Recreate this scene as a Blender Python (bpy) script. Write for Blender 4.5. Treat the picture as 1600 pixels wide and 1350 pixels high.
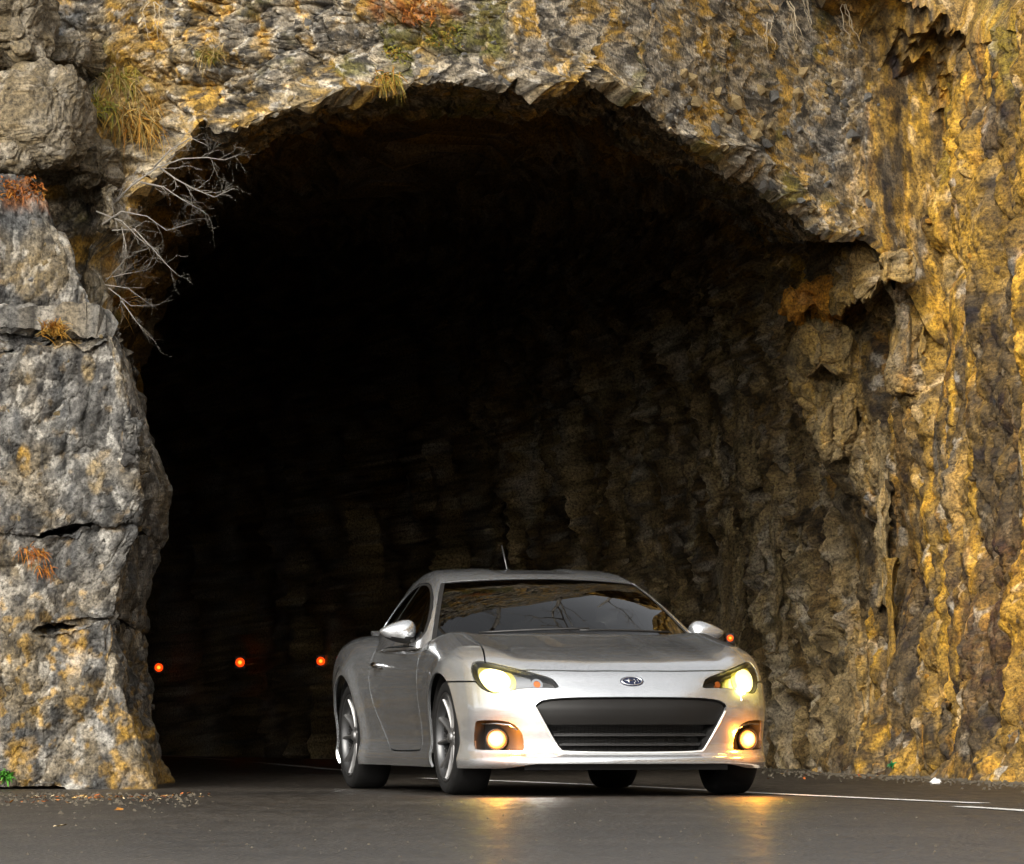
import bpy, math, random
import numpy as np
from mathutils import Vector, Matrix

for o in list(bpy.data.objects):
    bpy.data.objects.remove(o, do_unlink=True)
SC = bpy.context.scene
COL = SC.collection
R = math.radians

# ------------------------------------------------------------------ camera
FPX, HY, CAMZ = 8294.0, 1121.0, 0.42          # focal length in px of a 1600 px frame, horizon row, eye height
cam_d = bpy.data.cameras.new('camera')
cam = bpy.data.objects.new('camera', cam_d); COL.objects.link(cam)
cam.location = (0, 0, CAMZ); cam.rotation_euler = (R(90), 0, 0)
cam_d.sensor_fit = 'HORIZONTAL'; cam_d.sensor_width = 36
cam_d.lens = FPX / 1600 * 36
cam_d.shift_y = (HY - 675) / 1600
cam_d.clip_start = 0.5; cam_d.clip_end = 2000
SC.camera = cam

# ------------------------------------------------------------------ world, sun, exposure
SUN_EL, SUN_AZ = 30.0, 198.0                   # azimuth clockwise from +Y
world = bpy.data.worlds.new('World'); SC.world = world; world.use_nodes = True
wn, wl = world.node_tree.nodes, world.node_tree.links
wn.clear()
sky = wn.new('ShaderNodeTexSky'); sky.sky_type = 'NISHITA'; sky.sun_disc = False
sky.sun_elevation = R(SUN_EL); sky.sun_rotation = R(SUN_AZ)
sky.dust_density = 4.0; sky.ozone_density = 0.6
hsv = wn.new('ShaderNodeHueSaturation'); hsv.inputs['Saturation'].default_value = 0.10
bg = wn.new('ShaderNodeBackground'); bg.inputs['Strength'].default_value = 0.15
wo = wn.new('ShaderNodeOutputWorld')
wl.new(sky.outputs[0], hsv.inputs['Color']); wl.new(hsv.outputs[0], bg.inputs['Color']); wl.new(bg.outputs[0], wo.inputs[0])
sun_d = bpy.data.lights.new('sun', 'SUN'); sun_d.energy = 1.5; sun_d.angle = R(22); sun_d.color = (1.0, 0.93, 0.80)
sun = bpy.data.objects.new('sun', sun_d); COL.objects.link(sun)
_sd = Vector((math.sin(R(SUN_AZ)) * math.cos(R(SUN_EL)), math.cos(R(SUN_AZ)) * math.cos(R(SUN_EL)), math.sin(R(SUN_EL))))
sun.rotation_euler = _sd.to_track_quat('Z', 'Y').to_euler(); sun.location = (-5, 0, 30)
vs = SC.view_settings
vs.view_transform = 'Standard'; vs.look = 'None'; vs.exposure = 0.64; vs.gamma = 1.0; vs.use_curve_mapping = False

# ================================================================== helpers
rng = np.random.default_rng(7)
random.seed(7)

def WP(px, py, Y):
    """photo pixel at distance Y -> world point"""
    return np.array([(px - 800) * Y / FPX, Y, CAMZ + (HY - py) * Y / FPX])

def tab(xs, ys, n=1500):
    xs = np.asarray(xs, float); ys = np.asarray(ys, float)
    if xs[0] > xs[-1]: xs, ys = xs[::-1], ys[::-1]
    h = np.diff(xs); d = np.diff(ys) / h
    m = np.empty_like(xs); m[0], m[-1] = d[0], d[-1]
    m[1:-1] = (d[:-1] * h[1:] + d[1:] * h[:-1]) / (h[1:] + h[:-1])
    X = np.linspace(xs[0], xs[-1], n)
    i = np.clip(np.searchsorted(xs, X) - 1, 0, len(h) - 1)
    t = (X - xs[i]) / h[i]
    Yv = ((2*t**3 - 3*t**2 + 1) * ys[i] + (t**3 - 2*t**2 + t) * h[i] * m[i]
          + (-2*t**3 + 3*t**2) * ys[i+1] + (t**3 - t**2) * h[i] * m[i+1])
    return lambda x: np.interp(x, X, Yv)

def lin(xs, ys):
    return lambda x: np.interp(x, xs, ys)

def sstep(a, b, x):
    t = np.clip((x - a) / (b - a), 0, 1)
    return t * t * (3 - 2 * t)

def smax(a, b, k):
    h = np.clip(0.5 + 0.5 * (a - b) / k, 0, 1)
    return b + (a - b) * h + k * h * (1 - h)

# ---------------------------------------------------------------- noise
def _hash(ix, iy, iz, seed):
    n = (ix.astype(np.uint32) * np.uint32(0x8da6b343)) ^ (iy.astype(np.uint32) * np.uint32(0xd8163841)) \
        ^ (iz.astype(np.uint32) * np.uint32(0xcb1ab31f)) ^ np.uint32((seed * 0x9e3779b1) & 0xffffffff)
    n ^= n >> np.uint32(15); n *= np.uint32(0x2c1b3c6d); n ^= n >> np.uint32(12)
    n *= np.uint32(0x297a2d39); n ^= n >> np.uint32(15)
    return n

def _f(n, k=0):
    return ((n >> np.uint32(k)) & np.uint32(0x3ff)).astype(np.float32) / 1023.0

_GT = np.random.default_rng(99).uniform(-1, 1, (64 * 64 * 64, 3)).astype(np.float32)
_GX, _GY, _GZ = (np.ascontiguousarray(_GT[:, k]) for k in range(3))
def perlin(P, seed=0):
    P = np.asarray(P, np.float32) + np.float32(seed * 7.31); I = np.floor(P); Fr = P - I; I = I.astype(np.int32) & 63
    w = Fr * Fr * Fr * (Fr * (Fr * 6 - 15) + 10); w0 = 1 - w
    fx, fy, fz = Fr[:, 0], Fr[:, 1], Fr[:, 2]
    ox = (I[:, 0] * 4096, ((I[:, 0] + 1) & 63) * 4096); oy = (I[:, 1] * 64, ((I[:, 1] + 1) & 63) * 64); oz = (I[:, 2], (I[:, 2] + 1) & 63)
    wx = (w0[:, 0], w[:, 0]); wy = (w0[:, 1], w[:, 1]); wz = (w0[:, 2], w[:, 2])
    out = 0
    for dx in (0, 1):
        for dy in (0, 1):
            oxy = ox[dx] + oy[dy]; wxy = wx[dx] * wy[dy]
            for dz in (0, 1):
                n = oxy + oz[dz]
                out = out + (_GX[n] * (fx - dx) + _GY[n] * (fy - dy) + _GZ[n] * (fz - dz)) * (wxy * wz[dz])
    return out * 1.6

def fbm(P, octv=4, seed=0, gain=0.5):
    P = np.asarray(P, np.float32); s = 0; a = 1.0; t = 0
    for o in range(octv):
        s = s + a * perlin(P * (2.0 ** o) + 17.3 * o, seed + o); t += a; a *= gain
    return s / t

def voro(P, seed=0):
    """F1, F2, hash of nearest cell, vector to its centre"""
    P = np.asarray(P, np.float32); I = np.floor(P).astype(np.int64); Fr = P - I
    N = len(P); f1 = np.full(N, 9., np.float32); f2 = np.full(N, 9., np.float32)
    cid = np.zeros(N, np.uint32); vec = np.zeros((N, 3), np.float32)
    for dx in (-1, 0, 1):
        for dy in (-1, 0, 1):
            for dz in (-1, 0, 1):
                n = _hash(I[:, 0] + dx, I[:, 1] + dy, I[:, 2] + dz, seed)
                v = np.stack([Fr[:, 0] - dx - _f(n, 0), Fr[:, 1] - dy - _f(n, 10), Fr[:, 2] - dz - _f(n, 20)], 1)
                d = np.sqrt((v * v).sum(1))
                near = d < f1
                f2 = np.where(near, f1, np.minimum(f2, d))
                f1 = np.where(near, d, f1); cid = np.where(near, n, cid)
                vec[near] = v[near]
    return f1, f2, cid, vec

def facets(P, scale, seed, tilt=0.6):
    """angular broken-stone relief about -1..1, crack mask 0..1, random number per stone"""
    f1, f2, cid, vec = voro(P / scale, seed)
    off = _f(cid * np.uint32(2654435761), 5) * 2 - 1
    h2 = cid * np.uint32(0x85ebca6b); h2 ^= h2 >> np.uint32(13)
    t = np.stack([_f(h2, 0), _f(h2, 10), _f(h2, 20)], 1) * 2 - 1
    rel = off * 0.6 + (t * vec).sum(1) * tilt
    crack = np.exp(-(f2 - f1) / 0.07)
    return rel, crack, _f(h2, 3)

def blocks(P, scale, seed, lam=2.0, tilt=.55, flat=.26):
    """flat-topped angular blocks (continuous), crack mask, random number per block"""
    P = np.asarray(P, np.float32) / np.float32(scale); I = np.floor(P).astype(np.int64); Fr = P - I
    N = len(P); b1 = np.full(N, -9., np.float32); b2 = np.full(N, -9., np.float32); cid = np.zeros(N, np.uint32)
    for dx in (-1, 0, 1):
        for dy in (-1, 0, 1):
            for dz in (-1, 0, 1):
                n = _hash(I[:, 0] + dx, I[:, 1] + dy, I[:, 2] + dz, seed)
                vx = Fr[:, 0] - dx - _f(n, 0); vy = Fr[:, 1] - dy - _f(n, 10); vz = Fr[:, 2] - dz - _f(n, 20)
                h2 = n * np.uint32(0x85ebca6b); h2 ^= h2 >> np.uint32(13)
                ax, ay, az = np.abs(vx + .35 * vz * (_f(h2, 2) - .5)), np.abs(vy), np.abs(vz + .5 * vx * (_f(h2, 7) - .5))
                m = np.maximum(np.maximum(ax, ay), np.maximum(az, (ax + ay + az) * np.float32(.60)))
                h = _f(h2, 12) * 1.1 - .55 + tilt * ((_f(h2, 0) * 2 - 1) * vx + (_f(h2, 10) * 2 - 1) * vy + (_f(h2, 20) * 2 - 1) * vz) - lam * np.maximum(m - flat, 0)
                up = h > b1
                b2 = np.where(up, b1, np.maximum(b2, h)); b1 = np.where(up, h, b1); cid = np.where(up, h2, cid)
    return b1, np.exp(-(b1 - b2) / .06), _f(cid, 5)

# ---------------------------------------------------------------- mesh building
def mesh_from(name, V, faces, normals=None, smooth=True, mats=None, mat_idx=None):
    me = bpy.data.meshes.new(name)
    V = np.ascontiguousarray(V, np.float32)
    me.vertices.add(len(V)); me.vertices.foreach_set('co', V.ravel())
    if isinstance(faces, np.ndarray):
        k = faces.shape[1]; idx = faces.ravel().astype(np.int32)
        starts = np.arange(0, len(idx), k, dtype=np.int32); tot = np.full(len(faces), k, np.int32)
    else:
        tot = np.array([len(f) for f in faces], np.int32); idx = np.array([i for f in faces for i in f], np.int32)
        starts = np.concatenate([[0], np.cumsum(tot)[:-1]]).astype(np.int32)
    me.loops.add(len(idx)); me.loops.foreach_set('vertex_index', idx)
    me.polygons.add(len(tot)); me.polygons.foreach_set('loop_start', starts); me.polygons.foreach_set('loop_total', tot)
    if mat_idx is not None: me.polygons.foreach_set('material_index', np.asarray(mat_idx, np.int32))
    me.polygons.foreach_set('use_smooth', np.full(len(tot), bool(smooth)))
    me.update(calc_edges=True); me.validate()
    for m in (mats or []): me.materials.append(m)
    if normals is not None:
        me.normals_split_custom_set_from_vertices(np.asarray(normals, float).tolist())
    return me

def link(name, me, parent=None, loc=(0, 0, 0), rot=(0, 0, 0)):
    o = bpy.data.objects.new(name, me); COL.objects.link(o)
    o.location = loc; o.rotation_euler = rot
    if parent is not None: o.parent = parent
    return o

def tag(o, label=None, cat=None, group=None, kind=None):
    if label: o['label'] = label
    if cat: o['category'] = cat
    if group: o['group'] = group
    if kind: o['kind'] = kind
    return o

def grid_faces(nr, nc, wrap=False):
    i = np.arange(nr - 1)[:, None]; j = np.arange(nc if wrap else nc - 1)[None, :]
    a = i * nc + j; b = i * nc + (j + 1) % nc
    return np.stack([a, b, b + nc, a + nc], -1).reshape(-1, 4)

class MB:
    """collects simple shapes into one mesh"""
    def __init__(s): s.v = []; s.f = []
    def add(s, V, F):
        o = len(s.v); s.v += [tuple(map(float, p)) for p in V]; s.f += [tuple(int(i) + o for i in f) for f in F]
    def box(s, c, d, rot=None, taper=1.0):
        x, y, z = [k / 2 for k in d]
        P = [(-x, -y, -z), (x, -y, -z), (x, y, -z), (-x, y, -z), (-x*taper, -y*taper, z), (x*taper, -y*taper, z), (x*taper, y*taper, z), (-x*taper, y*taper, z)]
        if rot is not None: P = [tuple(rot @ Vector(p)) for p in P]
        s.add([(p[0] + c[0], p[1] + c[1], p[2] + c[2]) for p in P], [(3, 2, 1, 0), (4, 5, 6, 7), (0, 1, 5, 4), (1, 2, 6, 5), (2, 3, 7, 6), (3, 0, 4, 7)])
    def tube(s, pts, rad, n=6, cap=True):
        pts = [Vector(p) for p in pts]; rad = rad if hasattr(rad, '__len__') else [rad] * len(pts)
        V = []; F = []
        for i, p in enumerate(pts):
            t = (pts[min(i + 1, len(pts) - 1)] - pts[max(i - 1, 0)]).normalized()
            a = t.cross(Vector((0.13, 0.31, 0.94))); a = a.normalized() if a.length > 1e-4 else Vector((1, 0, 0)); b = t.cross(a)
            for k in range(n):
                an = 2 * math.pi * k / n
                V.append(p + (a * math.cos(an) + b * math.sin(an)) * rad[i])
        for i in range(len(pts) - 1):
            for k in range(n):
                F.append((i * n + k, i * n + (k + 1) % n, (i + 1) * n + (k + 1) % n, (i + 1) * n + k))
        if cap:
            F.append(tuple(range(n))[::-1]); F.append(tuple(range((len(pts) - 1) * n, len(pts) * n)))
        s.add(V, F)
    def lathe(s, prof, n=48, axis='y', c=(0, 0, 0), close=False):
        """prof: (radius, along-axis) pairs"""
        V = []; F = []; m = len(prof)
        for k in range(n):
            an = 2 * math.pi * k / n; ca, sa = math.cos(an), math.sin(an)
            for r, h in prof:
                if axis == 'y': V.append((c[0] + r * ca, c[1] + h, c[2] + r * sa))
                elif axis == 'x': V.append((c[0] + h, c[1] + r * ca, c[2] + r * sa))
                else: V.append((c[0] + r * ca, c[1] + r * sa, c[2] + h))
        for k in range(n):
            k2 = (k + 1) % n
            for i in range(m if close else m - 1):
                i2 = (i + 1) % m
                F.append((k * m + i, k2 * m + i, k2 * m + i2, k * m + i2))
        s.add(V, F)
    def build(s, name, mat, parent=None, smooth=False, bevel=0.0, loc=(0, 0, 0), rot=(0, 0, 0), auto=None):
        me = mesh_from(name, np.array(s.v), s.f, smooth=smooth, mats=[mat])
        o = link(name, me, parent, loc, rot)
        if auto is not None:
            me.set_sharp_from_angle(angle=R(auto))
        if bevel:
            b = o.modifiers.new('bevel', 'BEVEL'); b.width = bevel; b.segments = 2; b.limit_method = 'ANGLE'; b.angle_limit = R(35)
        return o

# ---------------------------------------------------------------- materials
MATS = {}
def nodes_of(name):
    m = bpy.data.materials.new(name); m.use_nodes = True
    nt = m.node_tree; b = nt.nodes['Principled BSDF']; MATS[name] = m
    return m, nt.nodes, nt.links, b

def plain(name, col, rough=0.5, metal=0.0, coat=0.0, emit=None, estr=0.0, spec=0.5, var=0.0, vscale=20.0, bump=0.0):
    m, n, l, b = nodes_of(name)
    b.inputs['Base Color'].default_value = (*col, 1); b.inputs['Roughness'].default_value = rough
    b.inputs['Metallic'].default_value = metal; b.inputs['Coat Weight'].default_value = coat
    b.inputs['Specular IOR Level'].default_value = spec
    if emit:
        b.inputs['Emission Color'].default_value = (*emit, 1); b.inputs['Emission Strength'].default_value = estr
    if var or bump:
        tc = n.new('ShaderNodeTexCoord'); nz = n.new('ShaderNodeTexNoise'); nz.inputs['Scale'].default_value = vscale; nz.inputs['Detail'].default_value = 6
        l.new(tc.outputs['Object'], nz.inputs['Vector'])
        if var:
            mx = n.new('ShaderNodeMix'); mx.data_type = 'RGBA'
            mx.inputs[6].default_value = (*[c * (1 - var) for c in col], 1); mx.inputs[7].default_value = (*[min(1, c * (1 + var)) for c in col], 1)
            l.new(nz.outputs['Fac'], mx.inputs[0]); l.new(mx.outputs[2], b.inputs['Base Color'])
        if bump:
            bp = n.new('ShaderNodeBump'); bp.inputs['Strength'].default_value = bump; bp.inputs['Distance'].default_value = 0.01
            l.new(nz.outputs['Fac'], bp.inputs['Height']); l.new(bp.outputs[0], b.inputs['Normal'])
    return m

SC.cycles.adaptive_threshold = 0.08; SC.cycles.caustics_reflective = False; SC.cycles.caustics_refractive = False; SC.cycles.max_bounces = 5; SC.cycles.diffuse_bounces = 3; SC.cycles.glossy_bounces = 3; SC.cycles.transparent_max_bounces = 6

def rock_material():
    m, n, l, b = nodes_of('rock')
    at = n.new('ShaderNodeAttribute'); at.attribute_name = 'col'
    tc = n.new('ShaderNodeTexCoord')
    n1 = n.new('ShaderNodeTexNoise'); n1.inputs['Scale'].default_value = 48; n1.inputs['Detail'].default_value = 3; n1.inputs['Roughness'].default_value = 0.75
    l.new(tc.outputs['Object'], n1.inputs['Vector'])
    mr = n.new('ShaderNodeMapRange'); mr.inputs[1].default_value = 0.3; mr.inputs[2].default_value = 0.72; mr.inputs[3].default_value = 0.15; mr.inputs[4].default_value = 1.75  # dark end of the speckle also stands in for small shadows
    l.new(n1.outputs['Fac'], mr.inputs[0])
    mx = n.new('ShaderNodeMix'); mx.data_type = 'RGBA'; mx.blend_type = 'MULTIPLY'; mx.inputs[0].default_value = 1.0
    l.new(at.outputs['Color'], mx.inputs[6]); l.new(mr.outputs[0], mx.inputs[7])
    l.new(mx.outputs[2], b.inputs['Base Color'])
    b.inputs['Roughness'].default_value = 0.8; b.inputs['Specular IOR Level'].default_value = 0.35
    bp = n.new('ShaderNodeBump'); bp.inputs['Strength'].default_value = 0.7; bp.inputs['Distance'].default_value = 0.012
    l.new(n1.outputs['Fac'], bp.inputs['Height']); l.new(bp.outputs[0], b.inputs['Normal'])
    return m
M_ROCK = rock_material()

def asphalt_material():
    m, n, l, b = nodes_of('asphalt')
    tc = n.new('ShaderNodeTexCoord')
    big = n.new('ShaderNodeTexNoise'); big.inputs['Scale'].default_value = 0.6; big.inputs['Detail'].default_value = 5
    fine = n.new('ShaderNodeTexNoise'); fine.inputs['Scale'].default_value = 160; fine.inputs['Detail'].default_value = 3
    vor = n.new('ShaderNodeTexVoronoi'); vor.inputs['Scale'].default_value = 55
    for q in (big, fine, vor): l.new(tc.outputs['Object'], q.inputs['Vector'])
    mid = n.new('ShaderNodeTexNoise'); mid.inputs['Scale'].default_value = 5; mid.inputs['Detail'].default_value = 6; mid.inputs['Roughness'].default_value = .65
    mp = n.new('ShaderNodeMapping'); mp.inputs['Scale'].default_value = (2.2, .35, 1)      # worn along the lanes
    l.new(tc.outputs['Object'], mp.inputs['Vector']); l.new(mp.outputs[0], mid.inputs['Vector'])
    crk = n.new('ShaderNodeTexVoronoi'); crk.feature = 'DISTANCE_TO_EDGE'; crk.inputs['Scale'].default_value = .55
    wrp = n.new('ShaderNodeMix'); wrp.data_type = 'RGBA'; wrp.inputs[0].default_value = .10
    l.new(tc.outputs['Object'], wrp.inputs[6]); l.new(mid.outputs['Color'], wrp.inputs[7]); l.new(wrp.outputs[2], crk.inputs['Vector'])
    cr = n.new('ShaderNodeValToRGB')
    cr.color_ramp.elements[0].position = 0.3; cr.color_ramp.elements[0].color = (0.015, 0.013, 0.011, 1)
    cr.color_ramp.elements[1].position = 0.7; cr.color_ramp.elements[1].color = (0.060, 0.050, 0.039, 1)
    av = n.new('ShaderNodeMath'); av.operation = 'MULTIPLY_ADD'; av.inputs[1].default_value = .6
    hf = n.new('ShaderNodeMath'); hf.operation = 'MULTIPLY'; hf.inputs[1].default_value = .4
    l.new(mid.outputs['Fac'], hf.inputs[0]); l.new(big.outputs['Fac'], av.inputs[0]); l.new(hf.outputs[0], av.inputs[2]); l.new(av.outputs[0], cr.inputs[0])
    mr = n.new('ShaderNodeMapRange'); mr.inputs[1].default_value = 0.3; mr.inputs[2].default_value = 0.7; mr.inputs[3].default_value = 0.45; mr.inputs[4].default_value = 1.6
    l.new(fine.outputs['Fac'], mr.inputs[0])
    mk = n.new('ShaderNodeMapRange'); mk.inputs[1].default_value = 0.0; mk.inputs[2].default_value = 0.012; mk.inputs[3].default_value = .45; mk.inputs[4].default_value = 1.0
    l.new(crk.outputs['Distance'], mk.inputs[0])
    mm = n.new('ShaderNodeMath'); mm.operation = 'MULTIPLY'; l.new(mr.outputs[0], mm.inputs[0]); l.new(mk.outputs[0], mm.inputs[1])
    mx = n.new('ShaderNodeMix'); mx.data_type = 'RGBA'; mx.blend_type = 'MULTIPLY'; mx.inputs[0].default_value = 1
    l.new(cr.outputs[0], mx.inputs[6]); l.new(mm.outputs[0], mx.inputs[7]); l.new(mx.outputs[2], b.inputs['Base Color'])
    rr = n.new('ShaderNodeMapRange'); rr.inputs[1].default_value = .3; rr.inputs[2].default_value = .7; rr.inputs[3].default_value = .28; rr.inputs[4].default_value = .48
    l.new(mid.outputs['Fac'], rr.inputs[0]); l.new(rr.outputs[0], b.inputs['Roughness']); b.inputs['Specular IOR Level'].default_value = 0.5
    bp = n.new('ShaderNodeBump'); bp.inputs['Strength'].default_value = 0.9; bp.inputs['Distance'].default_value = 0.006
    l.new(vor.outputs['Distance'], bp.inputs['Height']); l.new(bp.outputs[0], b.inputs['Normal'])
    return m
M_ASPH = asphalt_material()

def paint_line_material():
    m, n, l, b = nodes_of('worn_white_paint')
    tc = n.new('ShaderNodeTexCoord'); nz = n.new('ShaderNodeTexNoise'); nz.inputs['Scale'].default_value = 9; nz.inputs['Detail'].default_value = 8; nz.inputs['Roughness'].default_value = 0.75
    l.new(tc.outputs['Object'], nz.inputs['Vector'])
    cr = n.new('ShaderNodeValToRGB'); cr.color_ramp.elements[0].position = 0.33; cr.color_ramp.elements[0].color = (0.16, 0.15, 0.135, 1)
    cr.color_ramp.elements[1].position = 0.5; cr.color_ramp.elements[1].color = (0.78, 0.77, 0.72, 1)
    l.new(nz.outputs['Fac'], cr.inputs[0]); l.new(cr.outputs[0], b.inputs['Base Color']); b.inputs['Roughness'].default_value = 0.6
    return m
M_LINE = paint_line_material()

def paint_material():
    m, n, l, b = nodes_of('silver_car_paint')
    b.inputs['Base Color'].default_value = (0.80, 0.815, 0.825, 1)
    b.inputs['Metallic'].default_value = 0.84; b.inputs['Roughness'].default_value = 0.36
    b.inputs['Coat Weight'].default_value = 1.0; b.inputs['Coat Roughness'].default_value = 0.04
    tc = n.new('ShaderNodeTexCoord'); vo = n.new('ShaderNodeTexVoronoi'); vo.inputs['Scale'].default_value = 900
    l.new(tc.outputs['Object'], vo.inputs['Vector'])
    mr = n.new('ShaderNodeMapRange'); mr.inputs[3].default_value = 0.17; mr.inputs[4].default_value = 0.26
    l.new(vo.outputs['Color'], mr.inputs[0]); l.new(mr.outputs[0], b.inputs['Roughness'])
    return m
M_PAINT = paint_material()

def glass_material(name, tint, rough=0.0):
    m, n, l, b = nodes_of(name)
    n.remove(b)
    out = n['Material Output']
    tr = n.new('ShaderNodeBsdfTransparent'); tr.inputs[0].default_value = (*tint, 1)
    gl = n.new('ShaderNodeBsdfGlossy'); gl.inputs['Roughness'].default_value = rough; gl.inputs['Color'].default_value = (1, 1, 1, 1)
    fr = n.new('ShaderNodeFresnel'); fr.inputs['IOR'].default_value = 1.5
    mx = n.new('ShaderNodeMixShader')
    l.new(fr.outputs[0], mx.inputs[0]); l.new(tr.outputs[0], mx.inputs[1]); l.new(gl.outputs[0], mx.inputs[2]); l.new(mx.outputs[0], out.inputs[0])
    return m
M_GLASS = glass_material('tinted_glass', (0.10, 0.10, 0.09))
M_CLEAR = glass_material('clear_lens', (0.93, 0.93, 0.92))
M_BLACK = plain('black_plastic', (0.018, 0.017, 0.016), 0.45)
M_TRIM = plain('bright_trim', (0.80, 0.80, 0.78), 0.25, 0.2, coat=1.0)
M_GRILLE = plain('dark_grey_plastic', (0.010, 0.009, 0.008), 0.5, spec=0.25)
M_RUBBER = plain('tyre_rubber', (0.011, 0.0105, 0.010), 0.8, spec=0.25, var=0.3, vscale=30, bump=0.2)
M_CHROME = plain('chrome', (0.75, 0.75, 0.75), 0.12, 1.0)
M_ALLOY = plain('alloy', (0.24, 0.235, 0.23), 0.48, 0.9)
M_ALLOYD = plain('dark_alloy', (0.10, 0.10, 0.10), 0.4, 0.8)
M_RIM = plain('rim_metal', (0.07, 0.07, 0.07), 0.55, 0.4)
M_SEAT = plain('dark_fabric', (0.03, 0.03, 0.032), 0.9, var=0.2)
M_HEAD = plain('lit_headlamp', (0.9, 0.85, 0.6), 0.3, emit=(1.0, 0.86, 0.36), estr=1.5)
M_HEADR = plain('glowing_reflector', (0.75, 0.70, 0.45), 0.25, 0.9, emit=(1.0, 0.78, 0.03), estr=0.40)  # the lamp's yellow glow is put into the reflector as emission
M_FOG = plain('lit_fog_lamp', (0.9, 0.7, 0.4), 0.3, emit=(1.0, 0.33, 0.03), estr=0.85)
M_FOGC = plain('lit_fog_core', (0.9, 0.7, 0.4), 0.3, emit=(1.0, 0.66, 0.32), estr=0.95)
M_AMBER = plain('amber_lens', (0.65, 0.16, 0.03), 0.2)
M_RED = plain('red_lens', (0.45, 0.02, 0.015), 0.2)
M_BADGE = plain('badge_blue', (0.012, 0.016, 0.04), 0.2)
M_TLAMP = plain('lit_orange_lamp', (0.8, 0.3, 0.05), 0.3, emit=(1.0, 0.06, 0.003), estr=0.75)
M_TLAMPC = plain('lit_orange_lamp_core', (0.8, 0.4, 0.05), 0.3, emit=(1.0, 0.42, 0.03), estr=1.1)


# ================================================================== rock
C_GREY = np.array([.235, .222, .198]); C_DARK = np.array([.075, .068, .060]); C_PALE = np.array([.46, .43, .37])
C_TAN = np.array([.310, .225, .105]); C_GOLD = np.array([.50, .28, .030]); C_OCH = np.array([.36, .170, .018]); C_UMB = np.array([.085, .055, .022])
C_MOSS = np.array([.115, .105, .018]); C_RUST = np.array([.30, .10, .015]); C_BLUE = np.array([.185, .19, .19])

def mixc(a, b, t): return a + (b - a) * np.clip(t, 0, 1)[:, None]

def rock_relief(P, style):
    """height (m) along the normal, crack mask, two random numbers per stone"""
    wv = np.stack([perlin(P * 1.7, 3), perlin(P * 1.7 + 9, 4), perlin(P * 1.7 + 23, 5)], 1) * .10
    wv += np.stack([perlin(P * 9, 6), perlin(P * 9 + 31, 7), perlin(P * 9 + 57, 8)], 1) * .012
    Q = (P + wv).astype(np.float32)
    mass = sstep(-.15, .2, fbm(P * 1.4, 2, 9))       # crumbly here, massive there
    if style == 'lintel':      # crumbly, bedded, tilted layers
        Q = Q @ np.array([[1, 0, -.18], [0, 1, 0], [.18, 0, 1]], np.float32)
        A = Q * [1, 1, 1.5]
        r1, c1, i1 = blocks(A, .48, 11); r2, c2, i2 = blocks(A, .17, 12); r3, c3, i3 = blocks(A, .062, 13)
        lay = (Q[:, 2] + .05 * fbm(P * 2.2, 3, 15)) / .085; li = np.floor(lay).astype(np.int64); fr = lay - li
        lo_ = _f(_hash(li, (Q[:, 0] / .45 + li * .37).astype(np.int64), li * 0, 77), 3)
        h = .15 * r1 + (.045 + .040 * mass) * r2 + (.012 + .024 * mass) * r3 - .05 * c1 - .022 * c2 - .009 * c3 * mass + .020 * lo_ - .02 * np.exp(-fr / .10)
        h += .09 * fbm(Q * 1.1, 3, 31)
    elif style == 'pillar':    # massive blocks with weathered pits
        A = Q * [1, 1, .75]
        r1, c1, i1 = blocks(A, .60, 21); r2, c2, i2 = blocks(A, .21, 22); r3, c3, i3 = blocks(A, .070, 23)
        h = .075 * r1 + (.018 + .035 * mass) * r2 + (.006 + .018 * mass) * r3 - .018 * c1 - .010 * c2 * (i2 > .4) - .005 * c3
        h += .06 * fbm(Q * 1.3, 3, 33) - .06 * np.clip(fbm(Q * [7, 7, 3.5], 3, 34) - .16, 0, 1) + .008 * fbm(Q * [9, 9, 6], 3, 32)
    else:                      # streaked, fluted wall
        A = Q * [1, .8, .24]; B = Q * [1, .9, .38]
        r1, c1, i1 = blocks(A, .36, 41); r2, c2, i2 = blocks(B, .16, 42); r3, c3, i3 = blocks(Q * [1, 1, .6], .062, 43)
        h = .13 * r1 + (.035 + .045 * mass) * r2 + (.012 + .022 * mass) * r3 - .040 * c1 - .020 * c2 - .007 * c3 + .010 * fbm(Q * [13, 11, 6], 3, 39)
        h += .12 * fbm(Q * [.9, .7, .5], 3, 35) + .025 * fbm(Q * [4.5, 3.5, 1.3], 3, 36)
    h += .008 * fbm(P * 14, 3, 37) + .008 * fbm(P * 38, 2, 38)
    return h, np.maximum(c1, c2), i2, i3

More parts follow.
